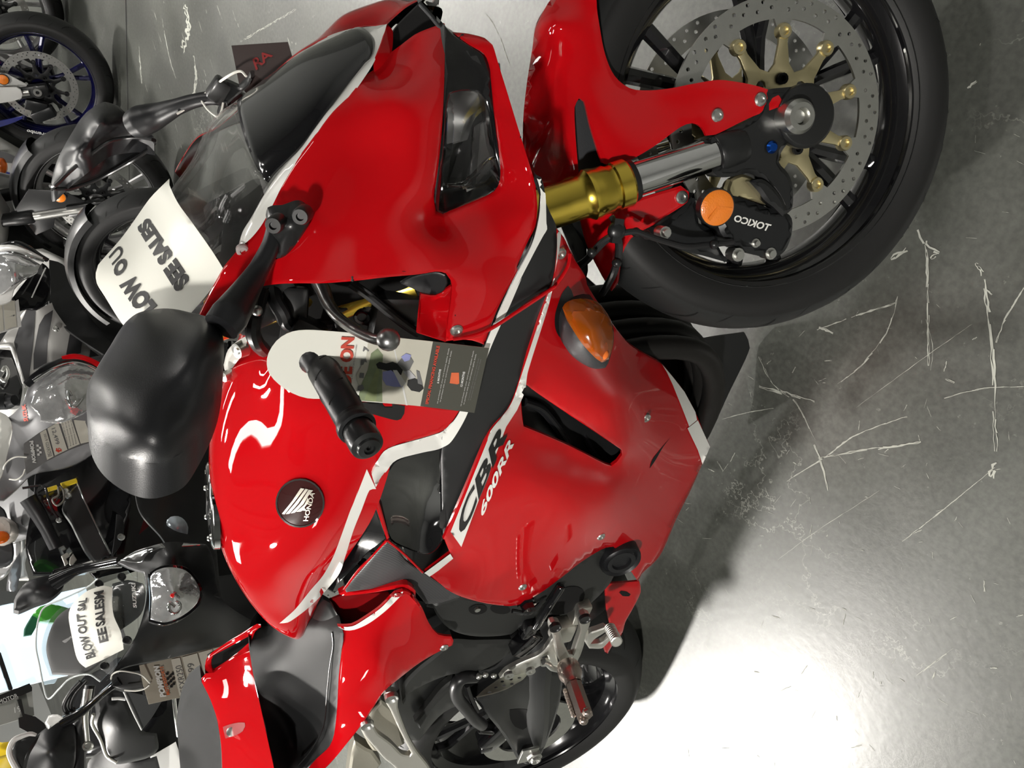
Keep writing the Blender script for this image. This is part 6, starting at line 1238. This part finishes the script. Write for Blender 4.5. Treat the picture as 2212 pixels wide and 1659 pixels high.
mb = MB(); q = N1([(5,1330)])[0]; ball(mb, RX @ Xf(FC_).at(q[0], q[1], -1.175), .026, sc=(.4,1,1.2)); mb.build('signal_bulb', AMBER, bC)
def at_dist(px, py, D):
    u = 1659-py; d = CAM_F+CAM_R*((u-829.5)/FPX)+CAM_D*((px-1106)/FPX); h = math.hypot(d.x, d.y); return CAM_C+d*(D/h)
HY = math.atan2(CAM_F.y, CAM_F.x)+.20
def wall_frame(D): return Frame(Matrix.Translation((CAM_C.x, CAM_C.y, 0)) @ Matrix.Rotation(HY-PI/2, 4, 'Z') @ Matrix.Translation((0, D, 0)))
FD = wall_frame(3.4)
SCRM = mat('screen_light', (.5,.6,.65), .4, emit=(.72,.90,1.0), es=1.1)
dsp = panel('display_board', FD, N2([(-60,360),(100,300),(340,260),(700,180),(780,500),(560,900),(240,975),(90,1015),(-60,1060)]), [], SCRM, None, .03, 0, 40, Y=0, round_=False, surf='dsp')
top(dsp, FD.M, 'pale blue glowing display board standing behind the black bike screen', 'display')
def fdp(name, z, out, m, parent, Y, t=.02): return panel(name, FD, z(out), [], m, parent, t, 0, 20, Y=Y, round_=False)
fdp('frame_bar', N2, [(-20,690),(8,720),(105,1010),(95,1025),(72,1020),(-20,760)], SBLACK, dsp, -.03)
fdp('lower_rail', N2, [(-60,1120),(-60,1085),(240,968),(262,1000),(262,1030),(-60,1160)], SBLACK, dsp, -.03)
fdp('lower_panel', N2, [(-60,1160),(262,1030),(280,1230),(200,1250),(-60,1330)], mat('board_grey', (.32,.32,.30), .5, noise=(12,.1)), dsp, -.02)
fdp('display_back', N2, [(-60,200),(110,220),(330,120),(420,240),(330,320),(100,310),(-60,345)], mat('board_back', (.12,.13,.13), .5, noise=(6,.1)), dsp, -.01)
lettering('rail_lettering', FD, 'MOTOR', N2([(0,1140),(150,1080),(135,1050),(-15,1105)]), [], WHI, dsp, Y=-.031)
lettering('panel_lettering', FD, '19', N2([(120,1210),(180,1195),(165,1150),(115,1165)]), [], WHI, dsp, Y=-.035)
fdp('frame_bar', N2, [(140,1100),(175,1095),(200,1215),(290,1240),(370,1300),(380,1340),(290,1400),(160,1330),(150,1250),(185,1240)], SBLACK, dsp, -.05)
FG = wall_frame(2.95)
grn = panel('dirt_bike_shroud', FG, N2([(270,400,-.02),(330,340),(420,320,-.03),(480,330),(600,370,0),(620,430),(440,470,-.03),(330,460),(310,420)]), [], GREEN, None, .03, .004, 12, corner=60)
top(grn, FG.M, 'green bodywork of a motorcycle seen through the clear screen of the black bike', 'bodywork')
panel('inner_cover', FG, N2([(195,580),(200,520),(260,415),(320,420),(310,480),(260,570)]), [], mat('dark_green', (.02,.12,.07), .4, noise=(9,.2)), grn, .02, .002, 12, Y=.01)
FYL = wall_frame(2.6)
yl = panel('yellow_fender', FYL, N2([(-60,1440,0),(20,1450),(100,1440,-.02),(85,1500),(70,1560,-.03),(110,1640),(140,1750,0),(-60,1750,0)]), [(10,1600,-.06)], YEL, None, .03, .004, 12)
top(yl, FYL.M, 'bright yellow fender at the lower left corner of the photo', 'fender')
panel('fender_rib', FYL, N2([(-60,1580,-.07),(70,1545,-.06),(72,1565),(-60,1610,-.07)]), [], mat('yellow_light', (.9,.7,.1), .35, noise=(5,.05)), yl, .01, .002, 10)
FQ = wall_frame(2.35)
bk = panel('black_body_cover', FQ, N2([(85,1480,0),(130,1420),(240,1385,-.02),(290,1400),(330,1380,-.02),(300,1450),(240,1560,-.03),(200,1750,0),(150,1700),(80,1560)]), [(170,1520,-.06)], SBLACK, None, .03, .005, 12)
top(bk, FQ.M, 'black curved cover with a bright rim beside the yellow fender', 'body cover')
mb = MB(); tube(mb, [FQ.at(a/3.78, b/3.78+1220, -.012) for a, b in ((290,1400),(240,1385),(130,1420),(85,1480),(80,1560),(150,1700))], .006, 8, 4); mb.build('cover_rim', WHI, bk)
sv = panel('silver_engine_part', FQ, N2([(370,1290,.1),(400,1230),(470,1220,.08),(520,1250),(440,1310,.08),(400,1340)]), [], PEARL, None, .02, .003, 10)
top(sv, FQ.M, 'small silver cover visible between the black mirror and the screen', 'cover')
